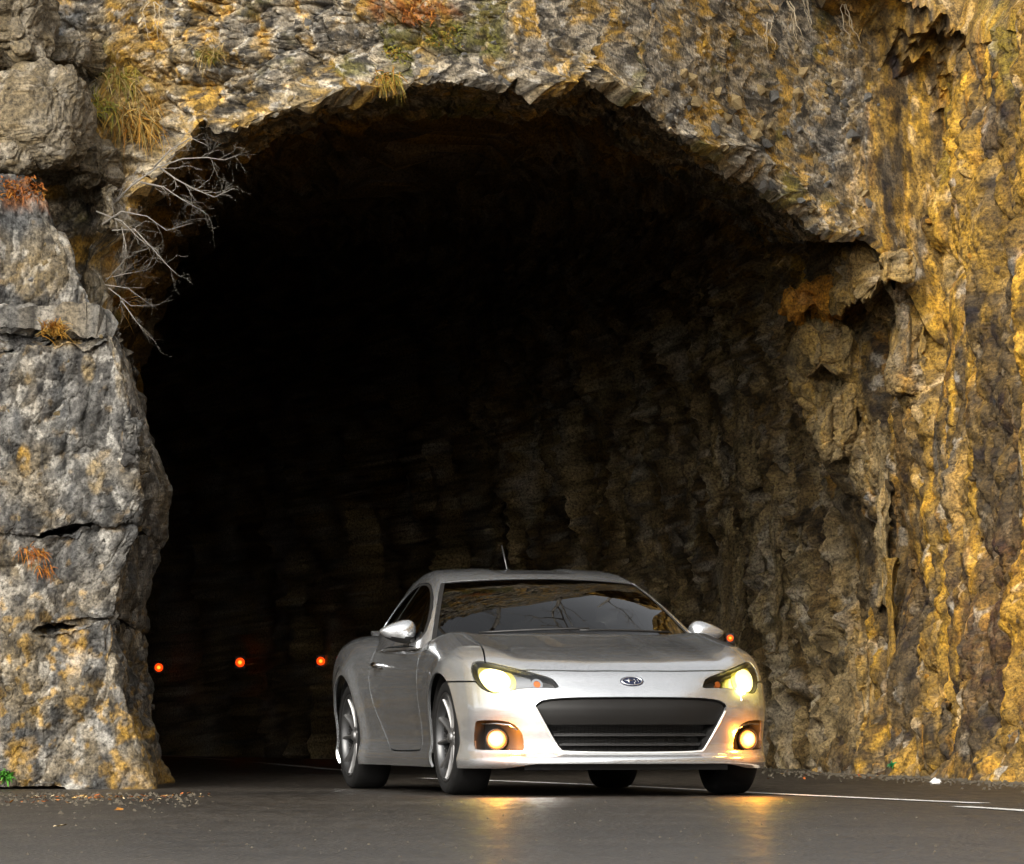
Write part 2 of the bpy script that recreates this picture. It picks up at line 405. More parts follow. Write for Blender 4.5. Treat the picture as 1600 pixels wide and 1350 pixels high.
def rock_colour(P, style, i2, i3):
    n1 = fbm(P * 1.6, 4, 51); n2 = fbm(P * [5, 5, 4], 4, 52); st = fbm(P * [5.5, 4, .55], 4, 53); st2 = fbm(P * [12, 9, 1.1], 3, 54)
    sp = fbm(P * 22, 3, 55)
    N = len(P)
    if style == 'lintel':
        c = np.tile(C_GREY * .6 + C_TAN * .35, (N, 1)); c = mixc(c, np.tile(C_TAN, (N, 1)), sstep(-.25, .15, n1 + .5 * n2) * .9)
        c = mixc(c, (C_PALE * .6 + C_TAN * .5)[None] * np.ones((N, 1)), sstep(.60, .95, i3) * .7 + sstep(.7, 1, i2) * .2)
        c = mixc(c, C_DARK[None] * np.ones((N, 1)), sstep(.42, .0, i3) * .8)
        c = mixc(c, C_GOLD[None] * np.ones((N, 1)), sstep(.03, .30, n2 + .35 * n1) * .75)
        c = mixc(c, C_MOSS[None] * np.ones((N, 1)), sstep(.20, .42, fbm(P * 2.6, 4, 57)) * .8)
        c = mixc(c, C_DARK[None] * np.ones((N, 1)), sstep(.14, .30, fbm(P * [15, 15, 22], 3, 68)) * .75)
        c = mixc(c, (C_PALE * 1.1)[None] * np.ones((N, 1)), sstep(.20, .34, fbm(P * [19, 19, 26] + 5, 3, 69)) * .7)
        right = sstep(1.6, 2.7, P[:, 0])
        c = mixc(c, C_BLUE[None] * np.ones((N, 1)), right * (1 - sstep(2.6, 3.0, P[:, 0])) * .5 * (i2 > .4))
    elif style == 'pillar':
        c = np.tile(C_GREY * .85, (N, 1)); c = mixc(c, np.tile(C_BLUE * .5, (N, 1)), sstep(-.05, .25, st) * .75)
        c = mixc(c, np.tile(C_TAN * .9, (N, 1)), sstep(.0, .3, n1) * .55)
        c = mixc(c, C_DARK[None] * np.ones((N, 1)), sstep(.05, .28, st2 + .3 * n2) * .75)
        c = mixc(c, C_PALE[None] * np.ones((N, 1)), sstep(.68, .95, i3) * .55)
        low = 1 - sstep(.7, 1.5, P[:, 2])
        c = mixc(c, C_TAN[None] * np.ones((N, 1)), low * sstep(-.1, .25, n2) * .45)
        c = mixc(c, C_GOLD[None] * np.ones((N, 1)), sstep(.24, .38, fbm(P * 13, 3, 66) + .10 * low) * .6 * (.35 + .65 * low))
    else:
        deep = sstep(39.5, 43.0, P[:, 1])       # the cutting is stained gold, the lining painted paler to stand in for light inside
        c = np.tile(C_UMB * 1.7, (N, 1))
        c = mixc(c, np.tile(C_GOLD, (N, 1)), sstep(-.12, .22, st + .25 * n2))
        c = mixc(c, np.tile(C_OCH, (N, 1)), sstep(.05, .3, st2) * .7)
        c = mixc(c, np.tile(C_UMB, (N, 1)), sstep(.02, .25, -st2 - .3 * n1 + .05) * .9)
        c = mixc(c, np.tile(C_GREY * .5, (N, 1)), sstep(.10, .32, fbm(P * [4, 4, .8], 4, 58)) * .55)
        c = mixc(c, np.tile(C_PALE * .8, (N, 1)), sstep(.85, .97, i3) * .5)
        c = mixc(c, np.tile(C_DARK, (N, 1)), sstep(.25, .0, i3) * .6)
        broad = fbm(P * [2.6, 1.7, .26] + 3, 3, 81)
        c = mixc(c, np.tile(C_UMB * .8, (N, 1)), sstep(.02, .20, broad + .25 * n2) * .75)
        c = mixc(c, np.tile(C_GOLD * 1.05, (N, 1)), sstep(.05, .26, -broad + .25 * n2) * .4)
        gold = sstep(2.2, 3.6, P[:, 2]) * .35
        c = mixc(c, np.tile(C_GOLD * .95, (N, 1)), gold * sstep(-.1, .25, n2 + st))
        t = mixc(np.tile(C_TAN * 1.5, (N, 1)), np.tile(C_UMB * 1.6, (N, 1)), sstep(-.12, .22, st))
        t = mixc(t, np.tile(C_PALE, (N, 1)), sstep(.10, .30, -st - .2 * n2) * .5)
        t = mixc(t, np.tile(C_PALE * .7, (N, 1)), sstep(.75, .97, i3) * .5)
        c = mixc(c, t, deep * .85)
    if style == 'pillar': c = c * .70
    dk = sstep(.02, .30, fbm(P * [9, 9, 7], 3, 63))          # dark lichen and dirt, with small shadows painted in
    c = c * (1 - .62 * dk)[:, None] * (1 + .6 * sp)[:, None] * (.65 + .6 * i3)[:, None]
    return np.clip(c, .012, .8)

def grid_normals(G):
    du = np.gradient(G, axis=1); dv = np.gradient(G, axis=0)
    n = np.cross(du, dv); return n / np.linalg.norm(n, axis=2)[..., None].clip(1e-9)

COLS = {}
def rock_mesh(name, G, style, amp=1.0, parent=None, flip=False, ampmap=None, colfn=None, wrap=False, fwd=None):
    nr, nc = G.shape[:2]
    N = grid_normals(G)
    if flip: N = -N
    P = G.reshape(-1, 3)
    h, ck, i2, i3 = rock_relief(P, style)
    if style == 'lintel':
        bl = sstep(2.15, 2.75, P[:, 0] + .12 * fbm(P * 2, 3, 91))
        k = bl > 0; hb = h.copy(); cb = np.zeros((len(P), 3)); jb = i3.copy(); j2 = i2.copy()
        hb[k], _, j2[k], jb[k] = rock_relief(P[k], 'wall'); h = h + (hb - h) * bl
        cb[k] = rock_colour(P[k], 'wall', j2[k], jb[k])
    a = amp if ampmap is None else amp * ampmap.reshape(-1)
    D = N.reshape(-1, 3)
    if fwd is not None:
        D = D * (1 - fwd.reshape(-1, 1)) + np.array([0, -1.0, 0]) * fwd.reshape(-1, 1); D = D / np.linalg.norm(D, axis=1)[:, None].clip(.2)
    V = P + D * (h * a)[:, None]
    col = rock_colour(P, style, i2, i3)
    if style == 'lintel': col = mixc(col, cb, bl)
    if colfn is not None: col = colfn(P, col)
    COLS[name] = col
    F = grid_faces(nr, nc, wrap)
    if flip: F = F[:, ::-1]
    me = mesh_from(name, V, F, smooth=False, mats=[M_ROCK])
    ca = me.color_attributes.new('col', 'FLOAT_COLOR', 'POINT')
    ca.data.foreach_set('color', np.concatenate([col, np.ones((len(col), 1))], 1).astype(np.float32).ravel())
    o = link(name, me, parent)
    return o, V.reshape(nr, nc, 3), N

def polyline(pts, ds):
    pts = np.asarray(pts, float); L = np.concatenate([[0], np.cumsum(np.hypot(*np.diff(pts[:, :2], axis=0).T))])
    fx, fy = tab(L, pts[:, 0], 4000), tab(L, pts[:, 1], 4000)
    s = np.concatenate([np.arange(0, L[-1], ds), [L[-1]]]) if np.isscalar(ds) else ds(L[-1])
    return np.stack([fx(s), fy(s)], 1), s

def stain(px, py, Y, rx, ry, col, k=.9, rag=.35):
    c = WP(px, py, Y); sx, sz = rx * Y / FPX, ry * Y / FPX
    def fn(P, C):
        near = np.nonzero((np.abs(P[:, 0] - c[0]) < 2.2 * sx) & (np.abs(P[:, 2] - c[2]) < 2.2 * sz))[0]
        if len(near) == 0: return C
        C = C.copy(); C[near] = fn2(P[near], C[near]); return C
    def fn2(P, C):
        d = np.hypot((P[:, 0] - c[0]) / sx, (P[:, 2] - c[2]) / sz) + rag * fbm(P * 5, 3, 61)
        return mixc(C, np.tile(col, (len(P), 1)), (1 - sstep(.6, 1.1, d)) * k * (.25 + .75 * sstep(-.25, .15, fbm(P * 17, 2, 62))))
    return fn

# ---- setting: ground, road, painted edge lines
def sheet(name, x0, x1, y0, y1, z, mat, nx=1, ny=1):
    X, Y = np.meshgrid(np.linspace(x0, x1, nx + 1), np.linspace(y0, y1, ny + 1))
    V = np.stack([X.ravel(), Y.ravel(), np.full(X.size, z)], 1)
    return tag(link(name, mesh_from(name, V, grid_faces(ny + 1, nx + 1), mats=[mat])), kind='structure')
M_DIRT = plain('dry_earth', (.10, .085, .055), .95, var=.4, vscale=.8)
sheet('ground', -600, 600, -600, 600, -.03, M_DIRT)
sheet('road', -16, 7.5, -90, 95, 0.0, M_ASPH)

def stripe(name, pts, w, label):
    P, s = polyline(pts, .25)
    t = np.gradient(P, axis=0); t /= np.linalg.norm(t, axis=1)[:, None]; n = np.stack([-t[:, 1], t[:, 0]], 1)
    V = np.concatenate([np.c_[P - n * w / 2, np.full(len(P), .004)], np.c_[P + n * w / 2, np.full(len(P), .004)]]); k = len(P)
    F = np.array([(i, i + 1, k + i + 1, k + i) for i in range(k - 1)])
    o = link(name, mesh_from(name, V, F[:, ::-1], mats=[M_LINE])); o['kind'] = 'structure'
    return o
def gp(px, py):
    Y = CAMZ * FPX / (py - HY); return ((px - 800) * Y / FPX, Y)
stripe('edge_line', [gp(1535, 1256), gp(1400, 1250), gp(1190, 1240), gp(1000, 1230), gp(860, 1224), gp(760, 1220), gp(660, 1216.5)], .10, '')
stripe('edge_line', [gp(1760, 1283), gp(1680, 1275), gp(1600, 1267.5), gp(1500, 1261)], .10, '')
stripe('edge_line', [gp(560, 1206), gp(480, 1199), gp(395, 1191)], .10, '')
stripe('edge_line', [gp(365, 1188.5), gp(300, 1184), gp(250, 1181)], .10, '')

# ---- the lintel and upper cliff over the tunnel mouth
LX = [-9, -6, -4, -2.5, -1, 0.5, 1.2, 1.8, 2.3, 2.75, 3.2, 3.6]; LY = [29.0, 31.2, 32.2, 32.9, 33.6, 34.9, 36.0, 37.25, 37.95, 38.3, 38.45, 38.6]
f_ly = tab(LX, LY)
edge_px = [(-400, 900), (60, 800), (120, 640), (165, 430), (185, 335), (215, 285), (250, 250), (320, 207), (430, 188), (520, 156), (600, 152), (660, 140), (740, 133), (830, 150), (900, 140), (960, 155), (1000, 165), (1050, 215), (1130, 258), (1170, 300), (1240, 348), (1340, 385), (1390, 410), (1450, 520), (1600, 700)]
exs, ezs = [], []
for px, py in edge_px:
    X = (px - 800) * 34 / FPX
    for _ in range(20): X = (px - 800) * float(f_ly(X)) / FPX
    exs.append(X); ezs.append(CAMZ + (HY - py) * float(f_ly(X)) / FPX)
f_edge = lin(exs, ezs)
xs = np.concatenate([np.arange(-9, -3.4, .12), np.arange(-3.4, 3.5, .0108)])
ys = f_ly(xs); ez = f_edge(xs) + .05 * fbm(np.stack([xs * 3, xs * 0, xs * 0], 1), 3, 71)
ez = ez - .07 * blocks(np.stack([xs, xs * 0, xs * 0], 1), .33, 72)[0] - .04 * blocks(np.stack([xs, xs * 0, xs * 0], 1), .11, 73)[0]
rows = []
back = np.concatenate([np.arange(3.6, .8, -.04), np.arange(.8, 0.0, -.016)])
for b in back:                                   # underside, running back into the tunnel
    rows.append(np.stack([xs - .05 * b, ys + b, ez + .10 * np.minimum(b, .3) / .3 + .05 * b], 1))
ups = np.concatenate([np.linspace(0, 1, 240), np.linspace(1.02, 2, 30)])
for v in ups:
    zt = 5.8; z = ez + (np.maximum(zt, ez + .2) - ez) * min(v, 1) + max(v - 1, 0) * 1.5
    lean = -.16 * np.maximum(z - ez, 0) * (z < 4.0) * 0 + .10 * (z - 3.5).clip(-2, 9) + .55 * np.clip(z - 5.4, 0, 9)
    rows.append(np.stack([xs, ys + lean * .8 - .10, z], 1))
G = np.array(rows)
def lint_col(P, c):
    for f in (stain(640, 30, 34.3, 90, 30, C_RUST, .8), stain(715, 65, 34.3, 90, 35, C_MOSS, .85), stain(605, 90, 34.2, 28, 60, C_MOSS, .85), stain(330, 95, 33.4, 16, 16, C_MOSS * 1.2, .9),
              stain(200, 140, 33, 55, 90, C_GOLD * .8, .55), stain(230, 230, 33.2, 80, 60, C_TAN * 1.1, .5), stain(365, 200, 33.4, 30, 10, C_GOLD, .9), stain(60, 30, 32.8, 60, 40, C_BLUE, .7)):
        c = f(P, c)
    return c
amap = np.concatenate([np.interp(back, [0, .25, .8], [.6, .5, .5]), np.interp(np.arange(len(ups)), [0, 20], [.6, 1.0])])[:, None] * (1 - .62 * sstep(2.25, 2.75, xs))[None]
cliff, CV, CN = rock_mesh('cliff_face', G, 'lintel', colfn=lint_col, flip=True, ampmap=amap, fwd=np.concatenate([np.interp(back, [0, .25], [.45, 0]), np.interp(np.arange(len(ups)), [0, 40], [.45, .65])])[:, None] * np.ones((1, len(xs))))
tag(cliff, kind='structure')

# ---- the streaked wall of the cutting on the right
WPTS = [(8.5, 8), (6.6, 17), (4.6, 28), (3.75, 33), (3.4, 35.2), (3.1, 37.2), (2.85, 39.0), (2.66, 40.3), (2.78, 40.9), (3.5, 41.4), (5, 41.8)]
pts, s = polyline(WPTS, lambda L: np.concatenate([np.arange(0, 25.6, .4), np.arange(25.6, L, .018)]))
zs_ = np.concatenate([np.arange(-.1, 5.2, .0145), np.arange(5.2, 8.6, .12)])
t = np.gradient(pts, axis=0); t /= np.linalg.norm(t, axis=1)[:, None]; nrm = np.stack([t[:, 1], -t[:, 0]], 1)
rows = []
for z in zs_:
    lean = .05 * (z - 2.0) + .5 * max(z - 5.2, 0) - .22 * math.exp(-max(z, 0) / .25)
    q = pts + nrm * lean
    rows.append(np.c_[q, np.full(len(q), z)])
G = np.array(rows)
se = s[int(np.argmin(np.hypot(pts[:, 0] - 2.66, pts[:, 1] - 40.3)))]
blg = tab([-.2, 0, .5, 1.2, 1.75, 2.1, 2.6, 3.2, 3.6, 3.95, 4.3, 9], [.12, .10, .02, .0, .08, .30, .46, .58, .60, .40, .05, 0])(zs_)
G[..., 0] -= (blg[:, None] + .08 * fbm(np.stack([zs_ * 2, zs_ * 0, zs_ * 0], 1), 2, 88)[:, None]) * np.exp(-((s - se - .1) / .75)**2)[None]
G[..., 1] -= .35 * blg[:, None] * np.exp(-((s - se - .1) / .75)**2)[None]
def wall_col(P, c):
    for f in (stain(1395, 455, 39, 70, 60, C_TAN * 1.25, .6), stain(1258, 470, 39.9, 72, 55, np.array([.70, .32, .02]), 1.0, .3), stain(1285, 590, 39.9, 65, 90, C_TAN * 1.35, .6, .6), stain(1320, 700, 39.9, 40, 80, C_TAN * 1.3, .6, .6), stain(1572, 40, 36, 14, 120, np.array([.30, .21, .02]), .6), stain(1500, 120, 36.5, 9, 170, np.array([.34, .22, .02]), .7), stain(1540, 300, 36, 12, 140, C_GOLD, .6), stain(1560, 950, 35.6, 70, 160, C_RUST * .8, .15)):
        c = f(P, c)
    return c
wall, WV, WN = rock_mesh('cutting_wall', G, 'wall', colfn=wall_col, flip=True, amp=1.15)
tag(wall, kind='structure')

# ---- the tunnel bore, bending left behind the car
RW = np.array([(4.6, 38.8), (3.05, 40.4), (2.75, 41.5), (2.35, 43.4), (1.6, 46.3), (.1, 49.8), (-1.7, 53.8), (-4, 59), (-7.5, 65), (-13, 71), (-22, 76)], float)
LW = np.array([(-4.6, 32.9), (-3.35, 34.6), (-3.2, 37), (-3.2, 40), (-3.5, 44), (-4.8, 49), (-7.0, 54), (-10, 58.5), (-13, 62), (-18, 66), (-26, 69)], float)
par = np.arange(len(RW)); tt = np.concatenate([np.linspace(0, 5, 260), np.linspace(5.03, 10, 70)])
rw = np.stack([tab(par, RW[:, 0])(tt), tab(par, RW[:, 1])(tt)], 1); lw = np.stack([tab(par, LW[:, 0])(tt), tab(par, LW[:, 1])(tt)], 1)
th = np.concatenate([np.linspace(math.pi, 1.1, 90), np.linspace(1.09, 0, 230)])
cx = np.where(np.cos(th) > 0, 1, -1) * np.where(np.cos(th) > 0, np.abs(np.cos(th))**.62, np.abs(np.cos(th))**.42); sz = np.sin(th).clip(0)**.72
H = np.interp(tt, [0, 1, 2, 4, 10], [6.3, 5.05, 5.0, 5.1, 5.2])
G = np.empty((len(tt), len(th), 3))
mid = (rw + lw) / 2; hv = (rw - lw) / 2
G[..., 0] = mid[:, None, 0] + hv[:, None, 0] * cx; G[..., 1] = mid[:, None, 1] + hv[:, None, 1] * cx; G[..., 2] = -.15 + (H[:, None] + .15) * sz
bore, BV, BN = rock_mesh('tunnel_lining', G, 'wall', amp=1.5, flip=False)
tag(bore, kind='structure')

# ---- blocks of the free-standing pillar at the left
Y_P = 31.0
def zpx(py): return CAMZ + (HY - py) * Y_P / FPX
def xpx(px): return (px - 800) * Y_P / FPX
EDGE = [(1245, 262), (1238, 256), (1200, 243), (1150, 232), (1100, 225), (1050, 222), (950, 214), (880, 226), (850, 233), (800, 242), (740, 249), (700, 244), (640, 234), (560, 223), (500, 206), (490, 180), (460, 172), (430, 166), (390, 152), (350, 124), (295, 100), (250, 60)]
f_pe = lin([-zpx(p) * -1 for p, _ in EDGE], [xpx(x) for _, x in EDGE])
def block(bot, top, dy, r, parent, name='rock_block', seed=0, edge_dx=0.0, xmin=-6.0):
    fb = lin([xpx(a) for a, _ in bot], [zpx(b) for _, b in bot]); ft = lin([xpx(a) for a, _ in top], [zpx(b) for _, b in top])
    tf = np.concatenate([np.linspace(0, .55, 40)[:-1], np.linspace(.55, 1, 190)]); ph = np.linspace(0, math.pi / 2, 14)[1:]; sd = np.concatenate([np.arange(.012, .5, .014), np.arange(.5, 3.6, .06)])
    nf = len(tf); nc = nf + len(ph) + len(sd)
    zmid = float((fb(xpx(200)) + ft(xpx(200))) / 2); hgt = float(ft(xpx(200)) - fb(xpx(200)))
    rows = []
    nv = max(20, int(hgt / .0115)); vv = np.concatenate([np.linspace(0, 1, nv), np.full(34, 1.0)]); dd = np.concatenate([np.zeros(nv), np.linspace(.015, .9, 34)])
    for v, d in zip(vv, dd):
        z0 = float(fb(xpx(180)) + (ft(xpx(180)) - fb(xpx(180))) * v)
        # right edge taken at this row's height
        xr = float(f_pe(z0)) + edge_dx - .08
        X = np.empty(nc); Y = np.empty(nc); nx = np.empty(nc); ny = np.empty(nc)
        xs_ = xmin + (xr - r - xmin) * tf
        X[:nf] = xs_; Y[:nf] = 0; nx[:nf] = 0; ny[:nf] = -1
        X[nf:nf + len(ph)] = xr - r + r * np.sin(ph); Y[nf:nf + len(ph)] = r - r * np.cos(ph); nx[nf:nf + len(ph)] = np.sin(ph); ny[nf:nf + len(ph)] = -np.cos(ph)
        X[nf + len(ph):] = xr - .03 * sd; Y[nf + len(ph):] = r + sd; nx[nf + len(ph):] = 1; ny[nf + len(ph):] = 0
        Y += Y_P + dy + .05 * (X + 2.1) * -1 * 0.4
        Z = fb(X) + (ft(X) - fb(X)) * v
        e = np.minimum(v, 1 - v) * hgt
        ins = .030 * math.exp(-e / .022) + d + (.10 * v if dy > .1 else .03 * v)
        rows.append(np.stack([X - nx * ins, Y - ny * ins, Z + .10 * min(d, .3)], 1))
    o, V, N = rock_mesh(name, np.array(rows), 'pillar', amp=1.0, parent=parent, colfn=pill_col)
    return o, V, N
def pill_col(P, c):
    for px, py, rx, ry, col, k in ((110, 1000, 22, 55, C_GOLD * 1.1, .9), (120, 1035, 40, 20, C_PALE, .7), (30, 1190, 30, 35, C_GOLD, .85), (63, 1195, 9, 22, C_PALE * 1.1, .9), (115, 1095, 22, 12, C_GOLD, .9), (205, 1125, 14, 14, C_GOLD, .8), (200, 1145, 16, 12, C_GOLD, .9),
                               (35, 715, 14, 25, C_GOLD, .9), (150, 740, 12, 35, C_TAN * 1.3, .8), (95, 760, 12, 20, C_PALE, .8), (120, 1160, 14, 35, C_PALE * .9, .7), (110, 1225, 30, 16, C_PALE * 1.05, .8), (200, 1215, 40, 25, C_GOLD * .9, .6), (40, 300, 55, 30, C_RUST * 1.1, .7),
                               (50, 420, 60, 40, C_TAN, .5), (85, 515, 30, 14, C_GOLD, .6), (135, 575, 10, 22, C_TAN * 1.3, .8), (190, 580, 12, 60, C_TAN, .5)):
        c = stain(px, py, Y_P, rx, ry, col * .9, k * .7, 1.0)(P, c)
    return c
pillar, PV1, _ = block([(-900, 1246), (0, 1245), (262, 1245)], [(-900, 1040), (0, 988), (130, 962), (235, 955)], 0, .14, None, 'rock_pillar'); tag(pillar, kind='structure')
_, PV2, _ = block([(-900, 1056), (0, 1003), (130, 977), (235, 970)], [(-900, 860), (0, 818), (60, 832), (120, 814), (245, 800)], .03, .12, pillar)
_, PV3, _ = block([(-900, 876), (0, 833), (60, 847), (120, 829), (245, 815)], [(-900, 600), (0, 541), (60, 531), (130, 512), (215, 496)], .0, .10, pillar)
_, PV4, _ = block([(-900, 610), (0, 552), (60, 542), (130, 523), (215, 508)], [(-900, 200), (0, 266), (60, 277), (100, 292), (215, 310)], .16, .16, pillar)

def boulder(px, py, Y, rx, ry, depth, parent, style='pillar', col=None, amp=1.0, n=(70, 100), k=.75, power=.6):
    c = WP(px, py, Y); sx, sz = rx * Y / FPX, ry * Y / FPX
    ph = np.linspace(-math.pi / 2 + .02, math.pi / 2 - .02, n[0]); th = np.linspace(0, 2 * math.pi, n[1], endpoint=False)
    PH, TH = np.meshgrid(ph, th, indexing='ij')
    sp = lambda x: np.sign(x) * np.abs(x)**power
    G = np.stack([c[0] + sx * sp(np.cos(PH)) * sp(np.cos(TH)), c[1] + depth * sp(np.cos(PH)) * sp(np.sin(TH)), c[2] + sz * sp(np.sin(PH))], -1)
    G = np.concatenate([G, G[:, :1]], 1)
    cf = None if col is None else (lambda P, C: mixc(C, np.tile(col, (len(P), 1)) * (.75 + .5 * rng.random(len(P)))[:, None], k * sstep(-.5, .0, fbm(P * 6, 3, 77) + .25)))
    return rock_mesh('boulder', G, style, amp=amp, parent=parent, colfn=cf)[0]
# boulders of the slope above the pillar
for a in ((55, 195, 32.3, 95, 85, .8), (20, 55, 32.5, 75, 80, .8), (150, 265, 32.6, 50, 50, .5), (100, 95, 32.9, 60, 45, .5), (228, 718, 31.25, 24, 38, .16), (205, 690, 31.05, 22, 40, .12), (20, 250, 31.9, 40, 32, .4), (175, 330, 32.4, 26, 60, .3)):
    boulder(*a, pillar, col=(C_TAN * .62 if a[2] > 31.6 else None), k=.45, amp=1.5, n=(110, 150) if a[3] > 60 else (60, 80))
# the bulging ribs of the cutting wall
ORG = np.array([.50, .22, .02])
for a, col, kk, *am in (((1262, 468, 39.6, 56, 42, .40), ORG, .8, 1.3), ((1340, 432, 38.9, 48, 42, .45), C_TAN, .4, 1.5), ((1395, 425, 38.3, 55, 48, .45), C_TAN * 1.2, .4, 1.5), ((1290, 548, 39.8, 50, 62, .40), C_TAN * 1.3, .5, 1.4), ((1428, 545, 38.65, 40, 85, .40), C_TAN, .3, 1.2), ((1305, 660, 39.9, 36, 70, .35), C_TAN * 1.3, .5, 1.3), ((1395, 455, 39.6, 62, 58, .55), C_TAN * 1.3, .6),
                   ((1380, 770, 39.75, 26, 200, .28), C_TAN * 1.4, .45, .8), ((1392, 1010, 39.2, 12, 150, .15), C_GOLD * .9, .4, .5), ((1205, 520, 43.3, 35, 100, .3), None, 0), ((1180, 660, 43.9, 26, 110, .3), C_TAN, .5), ((1212, 850, 43.6, 16, 190, .3), C_TAN, .6),
                   ((1135, 640, 45.0, 32, 130, .3), None, 0), ((1060, 820, 46.6, 18, 150, .3), C_TAN, .4), ((1150, 930, 44.8, 20, 140, .3), C_TAN, .4), ((1345, 1090, 40.1, 40, 110, .3), C_TAN, .4), ((1455, 1150, 37.6, 45, 75, .2), None, 0)):
    boulder(*a, wall, style='wall', col=col, amp=am[0] if am else 1.0, n=(100, 80) if a[4] > 70 else (70, 70), k=kk)

# ================================================================== the car
# local frame: x = v (to the viewer's right), y = -u (u forward from the front axle), z up
CAR_YAW = R(13.3)
car = bpy.data.objects.new('sports_coupe', None); COL.objects.link(car)
car.location = (0.46, 29.0, 0.0); car.rotation_euler = (0, 0, CAR_YAW)
tag(car, 'silver two-door sports coupe leaving the dark tunnel with its lamps on', 'car')

f_plan = tab([-3.45, -3.39, -3.2, -2.9, -2.57, -2.2, -1.8, -1.3, -0.8, -0.4, 0, 0.3, 0.5, 0.7, 0.9],
             [0.76, 0.78, 0.83, 0.868, 0.880, 0.872, 0.853, 0.848, 0.852, 0.866, 0.876, 0.866, 0.850, 0.81, 0.74])
f_side = tab([0.10, 0.15, 0.19, 0.225, 0.27, 0.36, 0.48, 0.60, 0.68, 0.76, 0.84, 0.92, 1.0],
             [-0.05, -0.032, -0.022, -0.024, -0.034, -0.030, -0.012, 0.0, -0.002, -0.018, -0.055, -0.105, -0.16])
f_top = tab([-3.5, -3.3, -3.0, -2.7, -2.2, -1.5, -0.9, -0.5, -0.35, -0.2, 0, 0.2, 0.4, 0.6, 0.74, 0.9],
            [0.84, 0.885, 0.915, 0.925, 0.915, 0.880, 0.870, 0.892, 0.876, 0.853, 0.824, 0.797, 0.764, 0.724, 0.688, 0.60])
f_nose = tab([0, 0.15, 0.3, 0.45, 0.55, 0.65, 0.72, 0.78, 0.83, 0.87, 0.92],
             [0.850, 0.846, 0.830, 0.795, 0.756, 0.695, 0.632, 0.553, 0.455, 0.300, -0.05])
f_prof = tab([0.10, 0.14, 0.165, 0.19, 0.207, 0.228, 0.26, 0.36, 0.44, 0.475, 0.53, 0.60, 0.66, 0.70, 0.74, 0.80],
             [-0.10, -0.04, 0.004, 0.012, 0.006, -0.022, -0.030, -0.016, -0.003, -0.004, -0.026, -0.068, -0.115, -0.165, -0.24, -0.42])

def g_body(u, w, z):
    w = np.abs(w)
    rf = np.sqrt(u**2 + (z - .313)**2); rr = np.sqrt((u + 2.57)**2 + (z - .313)**2)
    flare = 0.016 * np.exp(-((rf - .36) / .06)**2) + 0.022 * np.exp(-((rr - .37) / .07)**2)
    S = f_plan(u) + f_side(z) + flare
    crest = 0.032 * np.exp(-((w - .70) / .13)**2) * sstep(-.75, -.35, u) * (1 - sstep(.30, .62, u))
    bul = 0.010 * sstep(.18, .30, w) * (1 - sstep(.42, .56, w)) * sstep(-.5, -.3, u) * (1 - sstep(.35, .7, u))
    T = f_top(u) - 0.030 * (w / .8)**2 + crest + bul * 0.6
    Fr = f_nose(w) + f_prof(z)
    Rr = -3.39 + 0.30 * (w / .88)**4 + 0.12 * ((z - .62) / .35)**2
    a = smax((w - S), (z - T) * 0.95, 0.075)
    a = smax(a, (u - Fr) * 0.85, 0.035)
    a = smax(a, (Rr - u) * 0.9, 0.06)
    return np.maximum(a, 0.10 - z)

f_roof = tab([-3.3, -3.2, -3.0, -2.8, -2.6, -2.4, -2.2, -2.0, -1.8, -1.6, -1.4, -1.2, -1.0, -0.8, -0.6, -0.44, -0.2, 0],
             [0.85, 0.90, 0.985, 1.065, 1.14, 1.205, 1.252, 1.278, 1.285, 1.275, 1.252, 1.205, 1.136, 1.054, 0.960, 0.880, 0.752, 0.65])
f_cabw = tab([-3.2, -2.8, -2.3, -1.8, -1.3, -0.8, -0.4, -0.2], [0.54, 0.64, 0.740, 0.790, 0.805, 0.798, 0.775, 0.76])

def g_cab(u, w, z):
    w = np.abs(w)
    up = u + 0.50 * w * w
    T = f_roof(up) - 0.05 * w * w - 0.012 * (1 - sstep(.17, .25, w)) * (1 - sstep(-1.5, -1.3, up)) * sstep(-2.6, -2.2, up)
    S = f_cabw(u) - 0.60 * (z - .88) - 0.22 * np.clip(z - .88, 0, 1)**2
    return np.maximum(smax((w - S) * 0.88, (z - T) * 0.9, 0.05), 0.80 - z)

